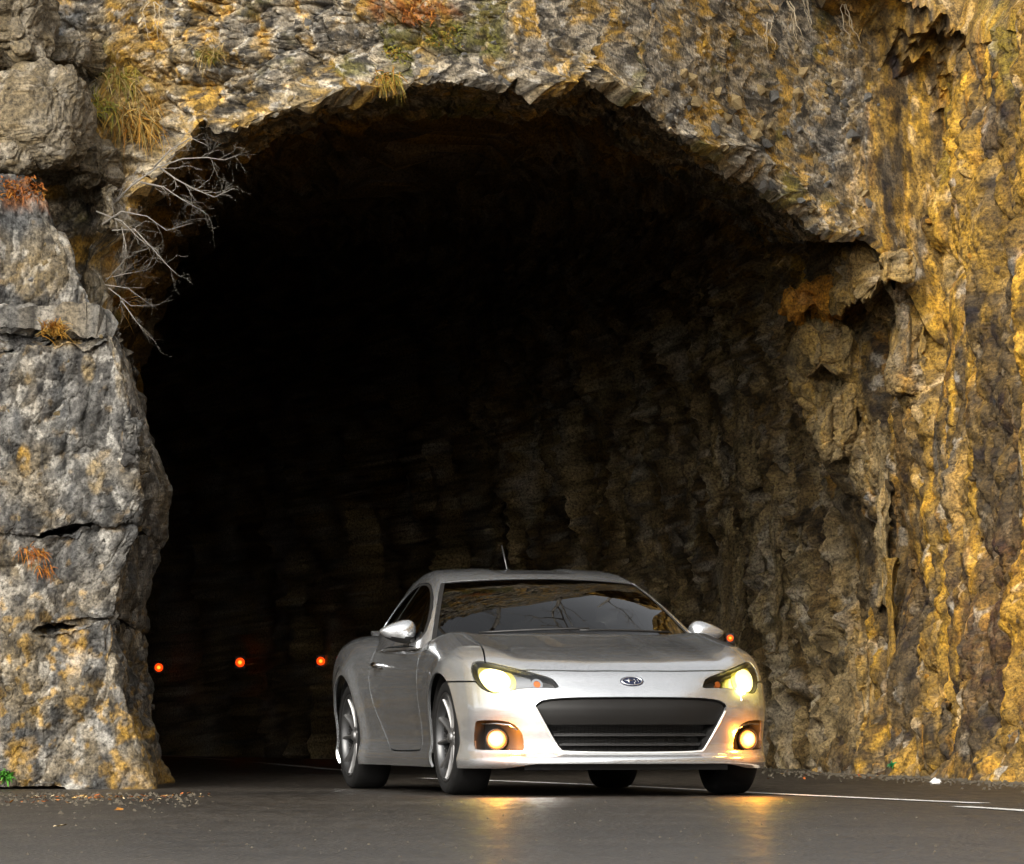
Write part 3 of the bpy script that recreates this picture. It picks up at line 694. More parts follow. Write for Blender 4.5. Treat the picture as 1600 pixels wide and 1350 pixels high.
TETS = [(0, 1, 3, 7), (0, 3, 2, 7), (0, 2, 6, 7), (0, 6, 4, 7), (0, 4, 5, 7), (0, 5, 1, 7)]
def iso(fn, us, ws, zs):
    nu, nw, nz = len(us), len(ws), len(zs)
    U, W, Z = np.meshgrid(us, ws, zs, indexing='ij')
    val = fn(U.ravel(), W.ravel(), Z.ravel())
    v3 = val.reshape(nu, nw, nz) < 0
    c = np.zeros((nu - 1, nw - 1, nz - 1), int)
    for a in (0, 1):
        for b in (0, 1):
            for d in (0, 1): c += v3[a:nu - 1 + a, b:nw - 1 + b, d:nz - 1 + d]
    I, J, K = np.nonzero((c > 0) & (c < 8))
    corner = np.stack([((I + (q & 1)) * nw + J + ((q >> 1) & 1)) * nz + K + (q >> 2) for q in range(8)], 1)
    tris = []
    for t in TETS:
        idx = corner[:, t]; ins = val[idx] < 0
        code = (ins * np.array([1, 2, 4, 8])).sum(1)
        for cd in range(1, 15):
            s = idx[code == cd]
            if not len(s): continue
            A = [k for k in range(4) if cd >> k & 1]; B = [k for k in range(4) if not cd >> k & 1]
            def E(a, b): return np.sort(np.stack([s[:, a], s[:, b]], 1), 1)
            if len(A) == 1: tris.append(np.stack([E(A[0], b) for b in B], 1))
            elif len(B) == 1: tris.append(np.stack([E(B[0], a) for a in A], 1))
            else:
                q = [E(A[0], B[0]), E(A[0], B[1]), E(A[1], B[1]), E(A[1], B[0])]
                tris.append(np.stack([q[0], q[1], q[2]], 1)); tris.append(np.stack([q[0], q[2], q[3]], 1))
    T = np.concatenate(tris); key = T[..., 0].astype(np.int64) * (nu * nw * nz) + T[..., 1]
    uq, inv = np.unique(key.ravel(), return_inverse=True)
    a = uq // (nu * nw * nz); b = uq % (nu * nw * nz)
    P = np.stack([U.ravel(), W.ravel(), Z.ravel()], 1)
    ta = val[a] / (val[a] - val[b])
    V = P[a] + (P[b] - P[a]) * ta[:, None]
    F = inv.reshape(-1, 3)
    on0 = V[:, 1] < 1e-6
    def grad(V, e=0.0015):
        G = np.empty_like(V)
        for k in range(3):
            d = np.zeros(3); d[k] = e
            G[:, k] = (fn(*(V + d).T) - fn(*(V - d).T)) / (2 * e)
        return G
    for it in range(2):
        G = grad(V); g = fn(*V.T)
        V = V - np.clip(g / (G * G).sum(1).clip(0.05), -.006, .006)[:, None] * G
        V[on0, 1] = 0
    N = grad(V, 0.004); N /= np.linalg.norm(N, axis=1)[:, None]
    # weld slivers away is not needed: normals are analytic.  mirror
    mp = np.where(on0, np.arange(len(V)), -1); k = np.nonzero(~on0)[0]; mp[k] = len(V) + np.arange(len(k))
    V2 = np.concatenate([V, V[k] * [1, -1, 1]]); N2 = np.concatenate([N, N[k] * [1, -1, 1]])
    N2[:len(V)][on0, 1] = 0
    F2 = np.concatenate([F, mp[F]])
    fn_ = np.cross(V2[F2[:, 1]] - V2[F2[:, 0]], V2[F2[:, 2]] - V2[F2[:, 0]])
    flip = (fn_ * N2[F2].sum(1)).sum(1) < 0
    F2[flip] = F2[flip][:, ::-1]
    ok = (F2[:, 0] != F2[:, 1]) & (F2[:, 1] != F2[:, 2]) & (F2[:, 0] != F2[:, 2]) & (np.linalg.norm(fn_, axis=1) > 1e-12)
    return V2, N2, F2[ok]

def clip(m, field):
    """keep the part of the skin where field > 0"""
    V, N, F = m
    if not len(F): return m
    f = field(V[:, 0], V[:, 1], V[:, 2]) if callable(field) else field
    ins = f > 0; cnt = ins[F].sum(1)
    keep = [F[cnt == 3]]; nv = [V]; nn = [N]; base = len(V); cache = {}
    extraV = []; extraN = []
    def cut(a, b):
        k = (a, b) if a < b else (b, a)
        if k not in cache:
            t = f[k[0]] / (f[k[0]] - f[k[1]])
            extraV.append(V[k[0]] + (V[k[1]] - V[k[0]]) * t)
            n = N[k[0]] + (N[k[1]] - N[k[0]]) * t; extraN.append(n / np.linalg.norm(n))
            cache[k] = base + len(extraV) - 1
        return cache[k]
    new = []
    for tri in F[(cnt == 1) | (cnt == 2)]:
        a, b, c = map(int, tri)
        for _ in range(3):
            s = (ins[a], ins[b], ins[c])
            if s == (True, False, False) or s == (False, True, True): break
            a, b, c = b, c, a
        p, q = cut(a, b), cut(a, c)
        if ins[a]: new.append((a, p, q))
        else: new.append((p, b, c)); new.append((p, c, q))
    if extraV:
        V = np.concatenate([V, extraV]); N = np.concatenate([N, extraN])
    F = np.concatenate([keep[0], np.array(new, int).reshape(-1, 3)])
    used = np.unique(F); mp = np.full(len(V), -1); mp[used] = np.arange(len(used))
    return V[used], N[used], mp[F]

def offset(m, d):
    V, N, F = m
    return V + N * d, N, F

def to_local(P):
    return np.stack([P[:, 1], -P[:, 0], P[:, 2]], 1)

def skin_part(name, m, mat, parent=None, rim=0.014, rim_dir=None):
    V, N, F = m
    parent = parent or car
    e = np.concatenate([F[:, [0, 1]], F[:, [1, 2]], F[:, [2, 0]]])
    if rim:
        ks = np.sort(e, 1); key = ks[:, 0].astype(np.int64) * len(V) + ks[:, 1]
        u, first, c = np.unique(key, return_index=True, return_counts=True)
        be = e[first[c == 1]]
        a, b = be[:, 0], be[:, 1]
        n0 = len(V)
        pa, pb = V[a], V[b]
        da = -N[a] * rim if rim_dir is None else np.tile(np.array(rim_dir) * rim, (len(a), 1)); db = -N[b] * rim if rim_dir is None else da
        qn = np.cross(db, pb - pa); qn /= np.linalg.norm(qn, axis=1)[:, None].clip(1e-9)
        V = np.concatenate([V, pa, pb, pb + db, pa + da])
        N = np.concatenate([N, qn, qn, qn, qn])
        k = len(a); r = np.arange(k)
        q = np.stack([n0 + k + r, n0 + r, n0 + 3 * k + r, n0 + 2 * k + r], 1)
        F = np.concatenate([F, q[:, [0, 1, 2]], q[:, [0, 2, 3]]])
    me = mesh_from(name, to_local(V), F[:, ::1], normals=None, mats=[mat])
    # (u,w,z)->(v,-u,z) keeps handedness
    me.normals_split_custom_set_from_vertices(to_local(N).tolist())
    o = link(name, me, parent)
    for at_, val_ in (('shadow_terminator_geometry_offset', .35), ('shadow_terminator_normal_offset', .004)):
        if hasattr(o, at_): setattr(o, at_, val_)
    return o

def chaikin(p, n=2):
    p = np.asarray(p, float)
    for _ in range(n):
        q = np.roll(p, -1, 0); p = np.stack([p * .75 + q * .25, p * .25 + q * .75], 1).reshape(-1, 2)
    return p

def sdf(a, b, poly):
    """signed distance, negative inside"""
    P = np.stack([a, b], 1); d = np.full(len(P), 1e9); ins = np.zeros(len(P), bool); n = len(poly)
    for i in range(n):
        p, q = poly[i], poly[(i + 1) % n]; e = q - p; w = P - p
        t = np.clip((w @ e) / max(e @ e, 1e-12), 0, 1)
        d = np.minimum(d, ((w - t[:, None] * e)**2).sum(1))
        cnd = (p[1] <= P[:, 1]) != (q[1] <= P[:, 1])
        with np.errstate(divide='ignore', invalid='ignore'):
            xi = p[0] + (P[:, 1] - p[1]) / (q[1] - p[1]) * e[0]
        ins ^= cnd & (P[:, 0] < xi)
    return np.sqrt(d) * np.where(ins, -1, 1)

def sdf_in(mask, a, b, poly):
    o = np.ones(len(a)); k = np.nonzero(mask)[0]
    if len(k): o[k] = sdf(a[k], b[k], poly)
    return o

STEP = 0.0125
body_m = iso(g_body, np.arange(-3.46, 0.90, STEP), np.arange(0, 0.95, STEP), np.arange(0.07, 1.02, STEP))
cab_m = iso(g_cab, np.arange(-3.3, -0.1, STEP), np.arange(0, 0.85, STEP), np.arange(0.77, 1.32, STEP))

POLY_GRILLE = chaikin([(-.37, .232), (.37, .232), (.405, .254), (.522, .462), (.530, .490), (.46, .526), (0, .531), (-.46, .526), (-.530, .490), (-.522, .462), (-.405, .254)], 2)
POLY_FOG = chaikin([(.792, .247), (.796, .260), (.798, .300), (.798, .375), (.795, .398), (.785, .404), (.72, .407), (.635, .395), (.590, .345), (.577, .30), (.574, .255), (.576, .246), (.60, .245), (.68, .245)], 1)
POLY_HEAD = chaikin([(.395, .578), (.405, .60), (.425, .627), (.52, .657), (.61, .685), (.70, .711), (.745, .722), (.775, .715), (.792, .680), (.790, .625), (.768, .578), (.728, .551), (.68, .552), (.62, .570), (.56, .579), (.46, .580)], 1)
POLY_DOOR = chaikin([(-.69, 1.0), (-.69, .60), (-.68, .30), (-.70, .245), (-.76, .236), (-1.2, .232), (-1.45, .232), (-1.58, .25), (-1.72, .33), (-1.88, .47), (-1.95, .60), (-1.97, .72), (-1.95, .85), (-1.90, 1.0)], 1)
f_hoodw = tab([-1.0, -.4, 0, .3, .55, .75], [.66, .662, .676, .702, .748, .80])
f_hoodf = tab([0, .3, .45, .55, .65, .75, .85], [.728, .706, .668, .628, .585, .545, .50])

d_arch = lambda u, w, z: np.where(np.abs(w) > .45, np.minimum(np.hypot(u, z - .313) - .350, np.hypot(u + 2.57, z - .313) - .356), 1)
d_grille = lambda u, w, z: sdf_in((u > .4) & (z < .6) & (np.abs(w) < .6), w, z, POLY_GRILLE)
d_fog = lambda u, w, z: sdf_in((u > .25) & (z < .46), np.abs(w), z, POLY_FOG)
d_head = lambda u, w, z: sdf_in((u > .1) & (z > .45), np.abs(w), z, POLY_HEAD)
d_hood = lambda u, w, z: np.minimum(np.minimum(f_hoodf(np.abs(w)) - u, f_hoodw(u) - np.abs(w)), u + .50 * w * w + .425)
d_door = lambda u, w, z: -sdf_in((np.abs(w) > .5) & (u < -.5) & (u > -2.15), u, z, POLY_DOOR)
d_bump = lambda u, w, z: np.where(u > .05, np.maximum(.612 - z, np.minimum(u - f_hoodf(np.abs(w)), .76 - np.abs(w))), -1)
GAP = 0.0045

skin = clip(body_m, lambda u, w, z: z - .148 - .026 * sstep(.0, .3, u) * (1 - sstep(.50, .70, np.abs(w))))
skin = clip(skin, d_arch)
skin = clip(skin, lambda u, w, z: g_cab(u, w, z) + .02)
head_skin = clip(skin, lambda u, w, z: -d_head(u, w, z) - .002)
fog_skin = clip(skin, lambda u, w, z: -d_fog(u, w, z))
gri_skin = clip(skin, lambda u, w, z: -d_grille(u, w, z))
skin_o = clip(skin, lambda u, w, z: np.minimum(np.minimum(d_head(u, w, z) - .003, d_fog(u, w, z)), d_grille(u, w, z)))
hood_m = clip(skin_o, lambda u, w, z: d_hood(u, w, z) - GAP)
rest = clip(skin_o, lambda u, w, z: -d_hood(u, w, z) - GAP)
bump_m = clip(rest, lambda u, w, z: d_bump(u, w, z) - GAP)
rest = clip(rest, lambda u, w, z: -d_bump(u, w, z) - GAP)
door_m = clip(rest, lambda u, w, z: d_door(u, w, z) - GAP)
body_p = clip(rest, lambda u, w, z: -d_door(u, w, z) - GAP)
cowl = clip(body_p, lambda u, w, z: np.minimum(np.minimum(u + .75, -.40 - (u + .5 * w * w)), .60 - np.abs(w)))
body_p = clip(body_p, lambda u, w, z: -np.minimum(np.minimum(u + .75, -.40 - (u + .5 * w * w)), .60 - np.abs(w)))

side = lambda s: (lambda u, w, z: s * w)
body_o = skin_part('body', body_p, M_PAINT)
skin_part('cowl_panel', cowl, M_BLACK, rim=0)
skin_part('hood', hood_m, M_PAINT)
bumper_o = skin_part('front_bumper', bump_m, M_PAINT)
doors = {}
for s in (-1, 1):
    doors[s] = skin_part('door', clip(door_m, side(s)), M_PAINT)

# --- cabin
cab = clip(cab_m, lambda u, w, z: g_body(u, w, z) + .012)
POLY_DLO = chaikin([(-.86, .835), (-.80, .868), (-1.00, 1.010), (-1.25, 1.125), (-1.50, 1.187), (-1.80, 1.197), (-2.05, 1.172), (-2.25, 1.115), (-2.44, 1.03), (-2.54, .965), (-2.46, .940), (-2.2, .912), (-1.6, .868), (-1.1, .842)], 1)
f_wsl = lin([-1.26, -.42], [.552, .765])
d_ws = lambda u, w, z: np.minimum(np.minimum(u + .5 * w * w + 1.225 - .02 * (w / .5)**2, -.40 - (u + .5 * w * w)), f_wsl(u + .5 * w * w) - np.abs(w))
d_dlo = lambda u, w, z: -sdf_in(np.abs(w) > .40, u, z, POLY_DLO)
d_rw = lambda u, w, z: np.where(z > .9, np.minimum(np.minimum(-2.27 - (u + .5 * w * w), u + .5 * w * w + 3.1), .50 - np.abs(w)), -1)
ws_m = clip(cab, lambda u, w, z: d_ws(u, w, z) - .002)
dlo_m = clip(cab, lambda u, w, z: d_dlo(u, w, z) - .002)
rw_m = clip(cab, lambda u, w, z: d_rw(u, w, z) - .002)
roof_m = clip(cab, lambda u, w, z: -np.maximum(np.maximum(d_ws(u, w, z), d_dlo(u, w, z)), d_rw(u, w, z)) - .001)
roof_o = skin_part('roof', roof_m, M_PAINT)
ws_o = skin_part('windshield', offset(ws_m, -.004), M_GLASS, rim=0)
band = clip(offset(ws_m, -.0015), lambda u, w, z: .022 - d_ws(u, w, z))
skin_part('glass_border', band, M_BLACK, ws_o, rim=0)
skin_part('rear_window', offset(rw_m, -.004), M_GLASS, rim=0)
for s in (-1, 1):
    dm = clip(dlo_m, side(s))
    skin_part('side_window', offset(clip(dm, lambda u, w, z: u + 1.80), -.005), M_GLASS, rim=0)
    skin_part('quarter_window', offset(clip(dm, lambda u, w, z: -1.84 - u), -.005), M_GLASS, rim=0)
    skin_part('window_pillar', offset(clip(clip(dm, lambda u, w, z: -1.80 - u), lambda u, w, z: u + 1.84), -.004), M_BLACK, rim=0)
    skin_part('window_seal', offset(clip(dm, lambda u, w, z: .014 - d_dlo(u, w, z)), -.002), M_BLACK, rim=0)

def surf_u(w, z):
    return float(f_nose(abs(w)) + f_prof(z))
def Lp(u, v, z): return (v, -u, z)
def surf_n(u, w, z, e=.003):
    g = np.array([g_body(np.array([u + e]), np.array([w]), np.array([z]))[0] - g_body(np.array([u - e]), np.array([w]), np.array([z]))[0],
                  g_body(np.array([u]), np.array([w + e]), np.array([z]))[0] - g_body(np.array([u]), np.array([w - e]), np.array([z]))[0],
                  g_body(np.array([u]), np.array([w]), np.array([z + e]))[0] - g_body(np.array([u]), np.array([w]), np.array([z - e]))[0]])
    return g / np.linalg.norm(g)

# --- grille: dark back, upper panel, slats, bright trim
gr = skin_part('grille', offset(gri_skin, -.11), M_BLACK, rim=-.11)
skin_part('grille_panel', offset(clip(gri_skin, lambda u, w, z: np.minimum(z - .378, -.003 - d_grille(u, w, z))), -.022), M_GRILLE, gr, rim=.03)
for zz, hw in ((.327, .420), (.276, .388)):
    b = MB(); vs_ = np.linspace(-hw, hw, 25)
    for i in range(24):
        a, c = vs_[i], vs_[i + 1]
        ua, uc = surf_u(a, zz) - .05, surf_u(c, zz) - .05
        P = [Lp(ua, a, zz - .006), Lp(uc, c, zz - .006), Lp(uc, c, zz + .006), Lp(ua, a, zz + .006), Lp(ua - .05, a, zz - .003), Lp(uc - .05, c, zz - .003), Lp(uc - .05, c, zz + .012), Lp(ua - .05, a, zz + .012)]
        b.add(P, [(0, 1, 2, 3), (3, 2, 6, 7), (1, 0, 4, 5)])
    b.build('slat', M_BLACK, gr, smooth=False)
    t = MB(); t.tube([Lp(surf_u(a, zz) - .047, a, zz + .006) for a in vs_], .0016, 5); t.build('slat_edge', M_ALLOYD, gr, smooth=True)
mb_ = MB()
for k in range(-19, 20):
    v = k * .021
    mb_.tube([Lp(surf_u(v, .37) - .075, v, .375), Lp(surf_u(v, .25) - .075, v, .245)], .0018, 4)
for zz in (.255, .265, .29, .302, .314, .34, .352, .364):
    hw_ = .355 + (zz - .245) * .55
    mb_.tube([Lp(surf_u(a, zz) - .075, a, zz) for a in np.linspace(-hw_, hw_, 15)], .0018, 4)
mb_.build('mesh_screen', M_GRILLE, gr)
i0 = int(np.argmin(np.hypot(POLY_GRILLE[:, 0] + .528, POLY_GRILLE[:, 1] - .475)))
ordp = [POLY_GRILLE[(i0 + k) % len(POLY_GRILLE)] for k in range(len(POLY_GRILLE))]
ordp = [p for p in ordp if p[1] < .478]
dense = []
for p, q in zip(ordp[:-1], ordp[1:]):
    for t_ in np.linspace(0, 1, max(2, int(np.hypot(*(q - p)) / .02)))[:-1]: dense.append(p + (q - p) * t_)
t = MB(); t.tube([Lp(surf_u(p[0], p[1]) + .001, p[0], p[1]) for p in dense], .0062, 8)
t.build('grille_trim', M_TRIM, bumper_o, smooth=True)

# --- head lamps
for s in (-1, 1):
    hs = clip(head_skin, side(s))
    hl = skin_part('headlight', offset(hs, -.055), M_ALLOYD, rim=-.05)
    rr_ = lambda u, w, z, c=(.708, .634): np.hypot((np.abs(w) - c[0]) * .92, z - c[1])
    skin_part('reflector', offset(clip(hs, lambda u, w, z: np.minimum(.090 - rr_(u, w, z), -.010 - d_head(u, w, z))), -.032), M_HEADR, hl, rim=.015)
    mdome = clip(hs, lambda u, w, z: np.minimum(.066 - rr_(u, w, z), -.014 - d_head(u, w, z)))
    rad = rr_(mdome[0][:, 0], mdome[0][:, 1], mdome[0][:, 2])
    skin_part('projector_lamp', (mdome[0] + mdome[1] * (-.026 + .016 * np.clip(1 - (rad / .066)**2, 0, 1))[:, None], mdome[1], mdome[2]), M_HEAD, hl, rim=.01)
    skin_part('chrome_bezel', offset(clip(hs, lambda u, w, z: np.minimum(np.minimum(.62 - np.abs(w), np.abs(w) - .535), -.012 - d_head(u, w, z))), -.035), M_CHROME, hl, rim=.01)
    skin_part('turn_signal', offset(clip(hs, lambda u, w, z: .017 - np.hypot(np.abs(w) - .505, z - .608)), -.025), M_AMBER, hl, rim=.012)
    skin_part('signal_bezel', offset(clip(hs, lambda u, w, z: np.minimum(.030 - np.hypot(np.abs(w) - .505, z - .608), np.hypot(np.abs(w) - .505, z - .608) - .018)), -.022), M_CHROME, hl, rim=.008)
    skin_part('lens_cover', offset(hs, -.002), M_CLEAR, hl, rim=0)
    ld = bpy.data.lights.new('head_light', 'POINT'); ld.energy = 3.0; ld.color = (1.0, .74, .12); ld.shadow_soft_size = .04
    lo_ = bpy.data.objects.new('head_light', ld); COL.objects.link(lo_); lo_.parent = hl; lo_.location = Lp(surf_u(.715, .634) + .09, s * .745, .634)
    # washer cover under the lamp
    wc = clip(clip(skin_o, side(s)), lambda u, w, z: np.where(u > .2, -sdf(np.abs(w), z, np.array([(.628, .512), (.690, .506), (.690, .538), (.628, .541)])), -1))
    skin_part('washer_cover', offset(wc, .003), M_PAINT, bumper_o, rim=.006)
    # fog lamp
    fs = clip(fog_skin, side(s))
    fl = skin_part('fog_lamp', offset(fs, -.075), M_BLACK, rim=-.075)
    c = (surf_u(.695, .302) - .045, s * .695, .302)
    d = MB(); d.lathe([(.001, .018), (.02, .0165), (.036, .011), (.046, .002), (.049, -.01)], 28, 'y')
    lo = d.build('lamp_lens', M_FOG, fl, smooth=True, loc=Lp(*c), rot=(0, 0, R(180 + s * 14)))
    d = MB(); d.lathe([(.001, .0195), (.02, .0180), (.034, .0135), (.037, .009)], 28, 'y')
    d.build('lamp_core', M_FOGC, fl, smooth=True, loc=Lp(*c), rot=(0, 0, R(180 + s * 14)))
    ld = bpy.data.lights.new('fog_light', 'POINT'); ld.energy = 4.2; ld.color = (1.0, .30, .02); ld.shadow_soft_size = .03
    lo_ = bpy.data.objects.new('fog_light', ld); COL.objects.link(lo_); lo_.parent = fl; lo_.location = Lp(c[0] + .15, c[1] + s * .02, c[2])
    d = MB(); d.lathe([(.049, -.03), (.050, .004), (.055, .007), (.060, .003), (.061, -.03)], 28, 'y')
    d.build('lamp_bezel', M_BLACK, fl, smooth=True, loc=Lp(*c), rot=(0, 0, R(180 + s * 14)))
    t = MB()
    arc = [(.765, .385), (.70, .388), (.645, .380), (.605, .355)]
    t.tube([Lp(surf_u(a, b_) - .02, s * a, b_) for a, b_ in arc], .006, 6); t.build('lamp_brow', M_CHROME, fl, smooth=True)
    # side vent, mirror, handle
    POLY_VENT = np.array([(-.50, .790), (-.55, .815), (-.665, .845), (-.675, .80), (-.60, .785)])
    vm = clip(clip(skin_o, side(s)), lambda u, w, z: np.where(np.abs(w) > .5, -sdf(u, z, POLY_VENT), -1))
    skin_part('side_vent', offset(vm, .005), M_ALLOYD, body_o, rim=.008)

# --- mirrors
for s in (-1, 1):
    c = np.array([-1.0, s * .895, .902])
    n1, n2 = 18, 24; V = []
    for i in range(n1):
        ph = -math.pi / 2 + math.pi * i / (n1 - 1)
        for j in range(n2):
            th = 2 * math.pi * j / n2
            x = math.copysign(abs(math.cos(ph) * math.cos(th))**.8, math.cos(ph) * math.cos(th))
            y = math.copysign(abs(math.cos(ph) * math.sin(th))**.8, math.cos(ph) * math.sin(th)); z = math.sin(ph)
            k = .5 + .5 * (-x)               # inner end 1, outer end 0
            hgt = (.022 + .064 * k) if z > 0 else (.042 + .046 * k)
            yy = y * (.075 if y < 0 else .045)      # -y = forward
            V.append((c[1] + s * x * .104, -c[0] + yy * (.7 + .3 * k), c[2] + z * hgt + .004))
    V = np.array(V); F = grid_faces(n1, n2, True)
    me = mesh_from('mirror', V, F if s > 0 else F[:, ::-1], mats=[M_PAINT, M_BLACK], mat_idx=[(1 if V[f].mean(0)[2] < c[2] - .034 else 0) for f in F])
    mo = link('mirror', me, car)
    b = MB()
    b.add([Lp(-.97, s * .84, .870), Lp(-1.04, s * .84, .870), Lp(-1.04, s * .795, .870), Lp(-.97, s * .795, .870), Lp(-.90, s * .815, .79), Lp(-1.02, s * .815, .79), Lp(-1.02, s * .775, .79), Lp(-.90, s * .775, .79)],
          [(0, 1, 2, 3), (0, 4, 5, 1), (1, 5, 6, 2), (2, 6, 7, 3), (3, 7, 4, 0), (7, 6, 5, 4)])
    b.build('mirror_stalk', M_BLACK, mo, bevel=.006)
    hb = MB(); hu, hz = -1.74, .718; hw = float(f_plan(hu) + f_side(hz))
    hb.tube([Lp(hu - .09, s * (hw - .004), hz), Lp(hu - .075, s * (hw + .030), hz + .002), Lp(hu, s * (hw + .038), hz + .004), Lp(hu + .075, s * (hw + .030), hz + .002), Lp(hu + .09, s * (hw - .004), hz)], [.010, .013, .015, .013, .010], 8)
    hb.build('door_handle', M_CHROME, doors[s], smooth=True)

# --- badge: dark oval with a ring and six stars
bz = .612; bu = surf_u(0, bz); nb = surf_n(bu, 0.0, bz)
nl = Vector((nb[1], -nb[0], nb[2])).normalized(); ex = Vector((1, 0, 0)); ey = nl.cross(ex).normalized()
rotb = Matrix((ex, ey, nl)).transposed().to_euler()
def ring(mb, a0, b0, a1, b1, h0, h1, n=40):
    V = []; F = []
    for k in range(n):
        an = 2 * math.pi * k / n
        V += [(a0 * math.cos(an), b0 * math.sin(an), h0), ((a0 + a1) / 2 * math.cos(an), (b0 + b1) / 2 * math.sin(an), h1), (a1 * math.cos(an), b1 * math.sin(an), h0)]
    for k in range(n):
        q = (k + 1) % n
        F += [(3 * k, 3 * q, 3 * q + 1, 3 * k + 1), (3 * k + 1, 3 * q + 1, 3 * q + 2, 3 * k + 2)]
    mb.add(V, F)
loc_b = Vector(Lp(bu, 0, bz)) + nl * .001
d = MB(); n = 40
d.add([(0, 0, .005)] + [(.064 * math.cos(2 * math.pi * k / n), .031 * math.sin(2 * math.pi * k / n), .002) for k in range(n)], [(0, k + 1, (k + 1) % n + 1) for k in range(n)])
d.add([(.064 * math.cos(2 * math.pi * k / n), .031 * math.sin(2 * math.pi * k / n), z_) for z_ in (-.006, .002) for k in range(n)], [(k, (k + 1) % n, n + (k + 1) % n, n + k) for k in range(n)])
bo = d.build('badge', M_BADGE, bumper_o, loc=loc_b, rot=rotb, smooth=False)
d = MB(); ring(d, .051, .0235, .0585, .0285, .0035, .0075); d.build('badge_ring', M_CHROME, bo, smooth=True)
for (sx, sy, sr) in ((-.017, .003, .021), (.013, .010, .009), (.031, .007, .008), (.019, -.002, .008), (.035, -.004, .007), (.012, -.012, .010)):
    d = MB(); P = []
    for k in range(8):
        rr = sr if k % 2 == 0 else sr * .30
        an = math.pi / 4 * k; P.append((sx + rr * 1.25 * math.cos(an), sy + rr * .62 * math.sin(an) * 1.15, .0052))
    d.add([(sx, sy, .0075)] + P, [(0, k + 1, (k + 1) % 8 + 1) for k in range(8)])
    d.build('star', M_CHROME, bo)

# --- wheels
def make_wheel():
    r = bpy.data.objects.new('wheel', None); COL.objects.link(r)
    t = MB(); t.lathe([(.238, .085), (.244, .098), (.258, .105), (.284, .106), (.299, .099), (.308, .085), (.3125, .05), (.313, 0), (.3125, -.05), (.308, -.085), (.298, -.100), (.25, -.106), (.226, -.09)], 64, 'x')
    to = t.build('tyre', M_RUBBER, r, smooth=True)
    g_ = MB()
    for h in (-.055, -.02, .02, .055):
        g_.lathe([(.3138, h - .004), (.3090, h - .002), (.3090, h + .002), (.3138, h + .004)], 48, 'x')
    t = MB(); t.lathe([(.231, .100), (.226, .103), (.220, .098), (.214, .085), (.205, .03), (.209, .06)], 64, 'x'); t.build('rim', M_ALLOYD, r, smooth=True)
    t = MB(); t.lathe([(.209, .06), (.205, .03), (.200, -.09), (.226, -.10)], 48, 'x'); t.build('barrel', M_RUBBER, r, smooth=True)
    t = MB(); t.lathe([(.001, .02), (.155, .02), (.160, .010), (.001, .010)], 40, 'x'); t.build('brake_disc', M_ALLOYD, r, smooth=False)
    t = MB(); t.lathe([(.001, .0), (.2, 0)], 40, 'x', c=(-.03, 0, 0)); t.build('wheel_back', M_BLACK, r)
    t = MB(); t.lathe([(.001, .087), (.022, .086), (.030, .080), (.034, .070), (.052, .066), (.058, .05), (.058, .01)], 32, 'x'); t.build('hub_cap', M_ALLOY, r, smooth=True, auto=40)
    for k in range(5):
        for q in (-1, 1):
            a0 = 2 * math.pi * k / 5 + math.pi / 2; V = []
            st = [(.040, .24 * q, .010, .066), (.10, .26 * q, .0085, .070), (.16, .28 * q, .0085, .080), (.214, .30 * q, .011, .096)]
            for rad, da, hw, h in st:
                an = a0 + da; c_ = np.array([math.cos(an), math.sin(an)]) * rad; tn = np.array([-math.sin(an), math.cos(an)])
                for e, hh in ((-hw, h - .010), (-hw * .45, h), (hw * .45, h), (hw, h - .010), (hw * .8, h - .045), (-hw * .8, h - .045)):
                    p = c_ + tn * e; V.append((hh, p[0], p[1]))
            F = [(i * 6 + j, i * 6 + (j + 1) % 6, (i + 1) * 6 + (j + 1) % 6, (i + 1) * 6 + j) for i in range(3) for j in range(6)]
            b = MB(); b.add(V, F); b.build('spoke', M_ALLOY, r, smooth=True, auto=30)
    for ch in r.children:
        if ch.name.split('.')[0] in ('rim', 'barrel', 'spoke', 'wheel_back'): ch.scale = (1, 1.055, 1.055)
    return r
def copy_tree(o, parent):
    c = o.copy(); COL.objects.link(c); c.parent = parent
    for ch in o.children: copy_tree(ch, c)
    return c
wheel0 = make_wheel(); wheel0.parent = car
spots = [(0, -.743, 180, 9), (0, .743, 0, 20), (-2.57, -.750, 180, 4), (-2.57, .750, 0, 33)]
for i, (u, v, rz, rx) in enumerate(spots):
    wv = wheel0 if i == 0 else copy_tree(wheel0, car)
    wv.location = Lp(u, v, .313); wv.rotation_euler = (R(rx), 0, R(rz))
# arch liners
for u in (0, -2.57):
    for s in (-1, 1):
        b = MB(); n = 28; V = []; rad = .352 if u == 0 else .358
        for k in range(n + 1):
            an = math.pi * (-.08 + 1.16 * k / n)
            for w_ in (.45, .845): V.append(Lp(u + rad * math.cos(an), s * w_, .313 + rad * math.sin(an)))
        b.add(V, [(2 * k, 2 * k + 1, 2 * k + 3, 2 * k + 2) for k in range(n)])
        V = [Lp(u, s * .45, .313)] + [Lp(u + rad * math.cos(math.pi * (-.08 + 1.16 * k / n)), s * .45, .313 + rad * math.sin(math.pi * (-.08 + 1.16 * k / n))) for k in range(n + 1)]
        b.add(V, [(0, k + 1, k + 2) for k in range(n)])
        b.build('wheel_liner', M_BLACK, car, smooth=False)
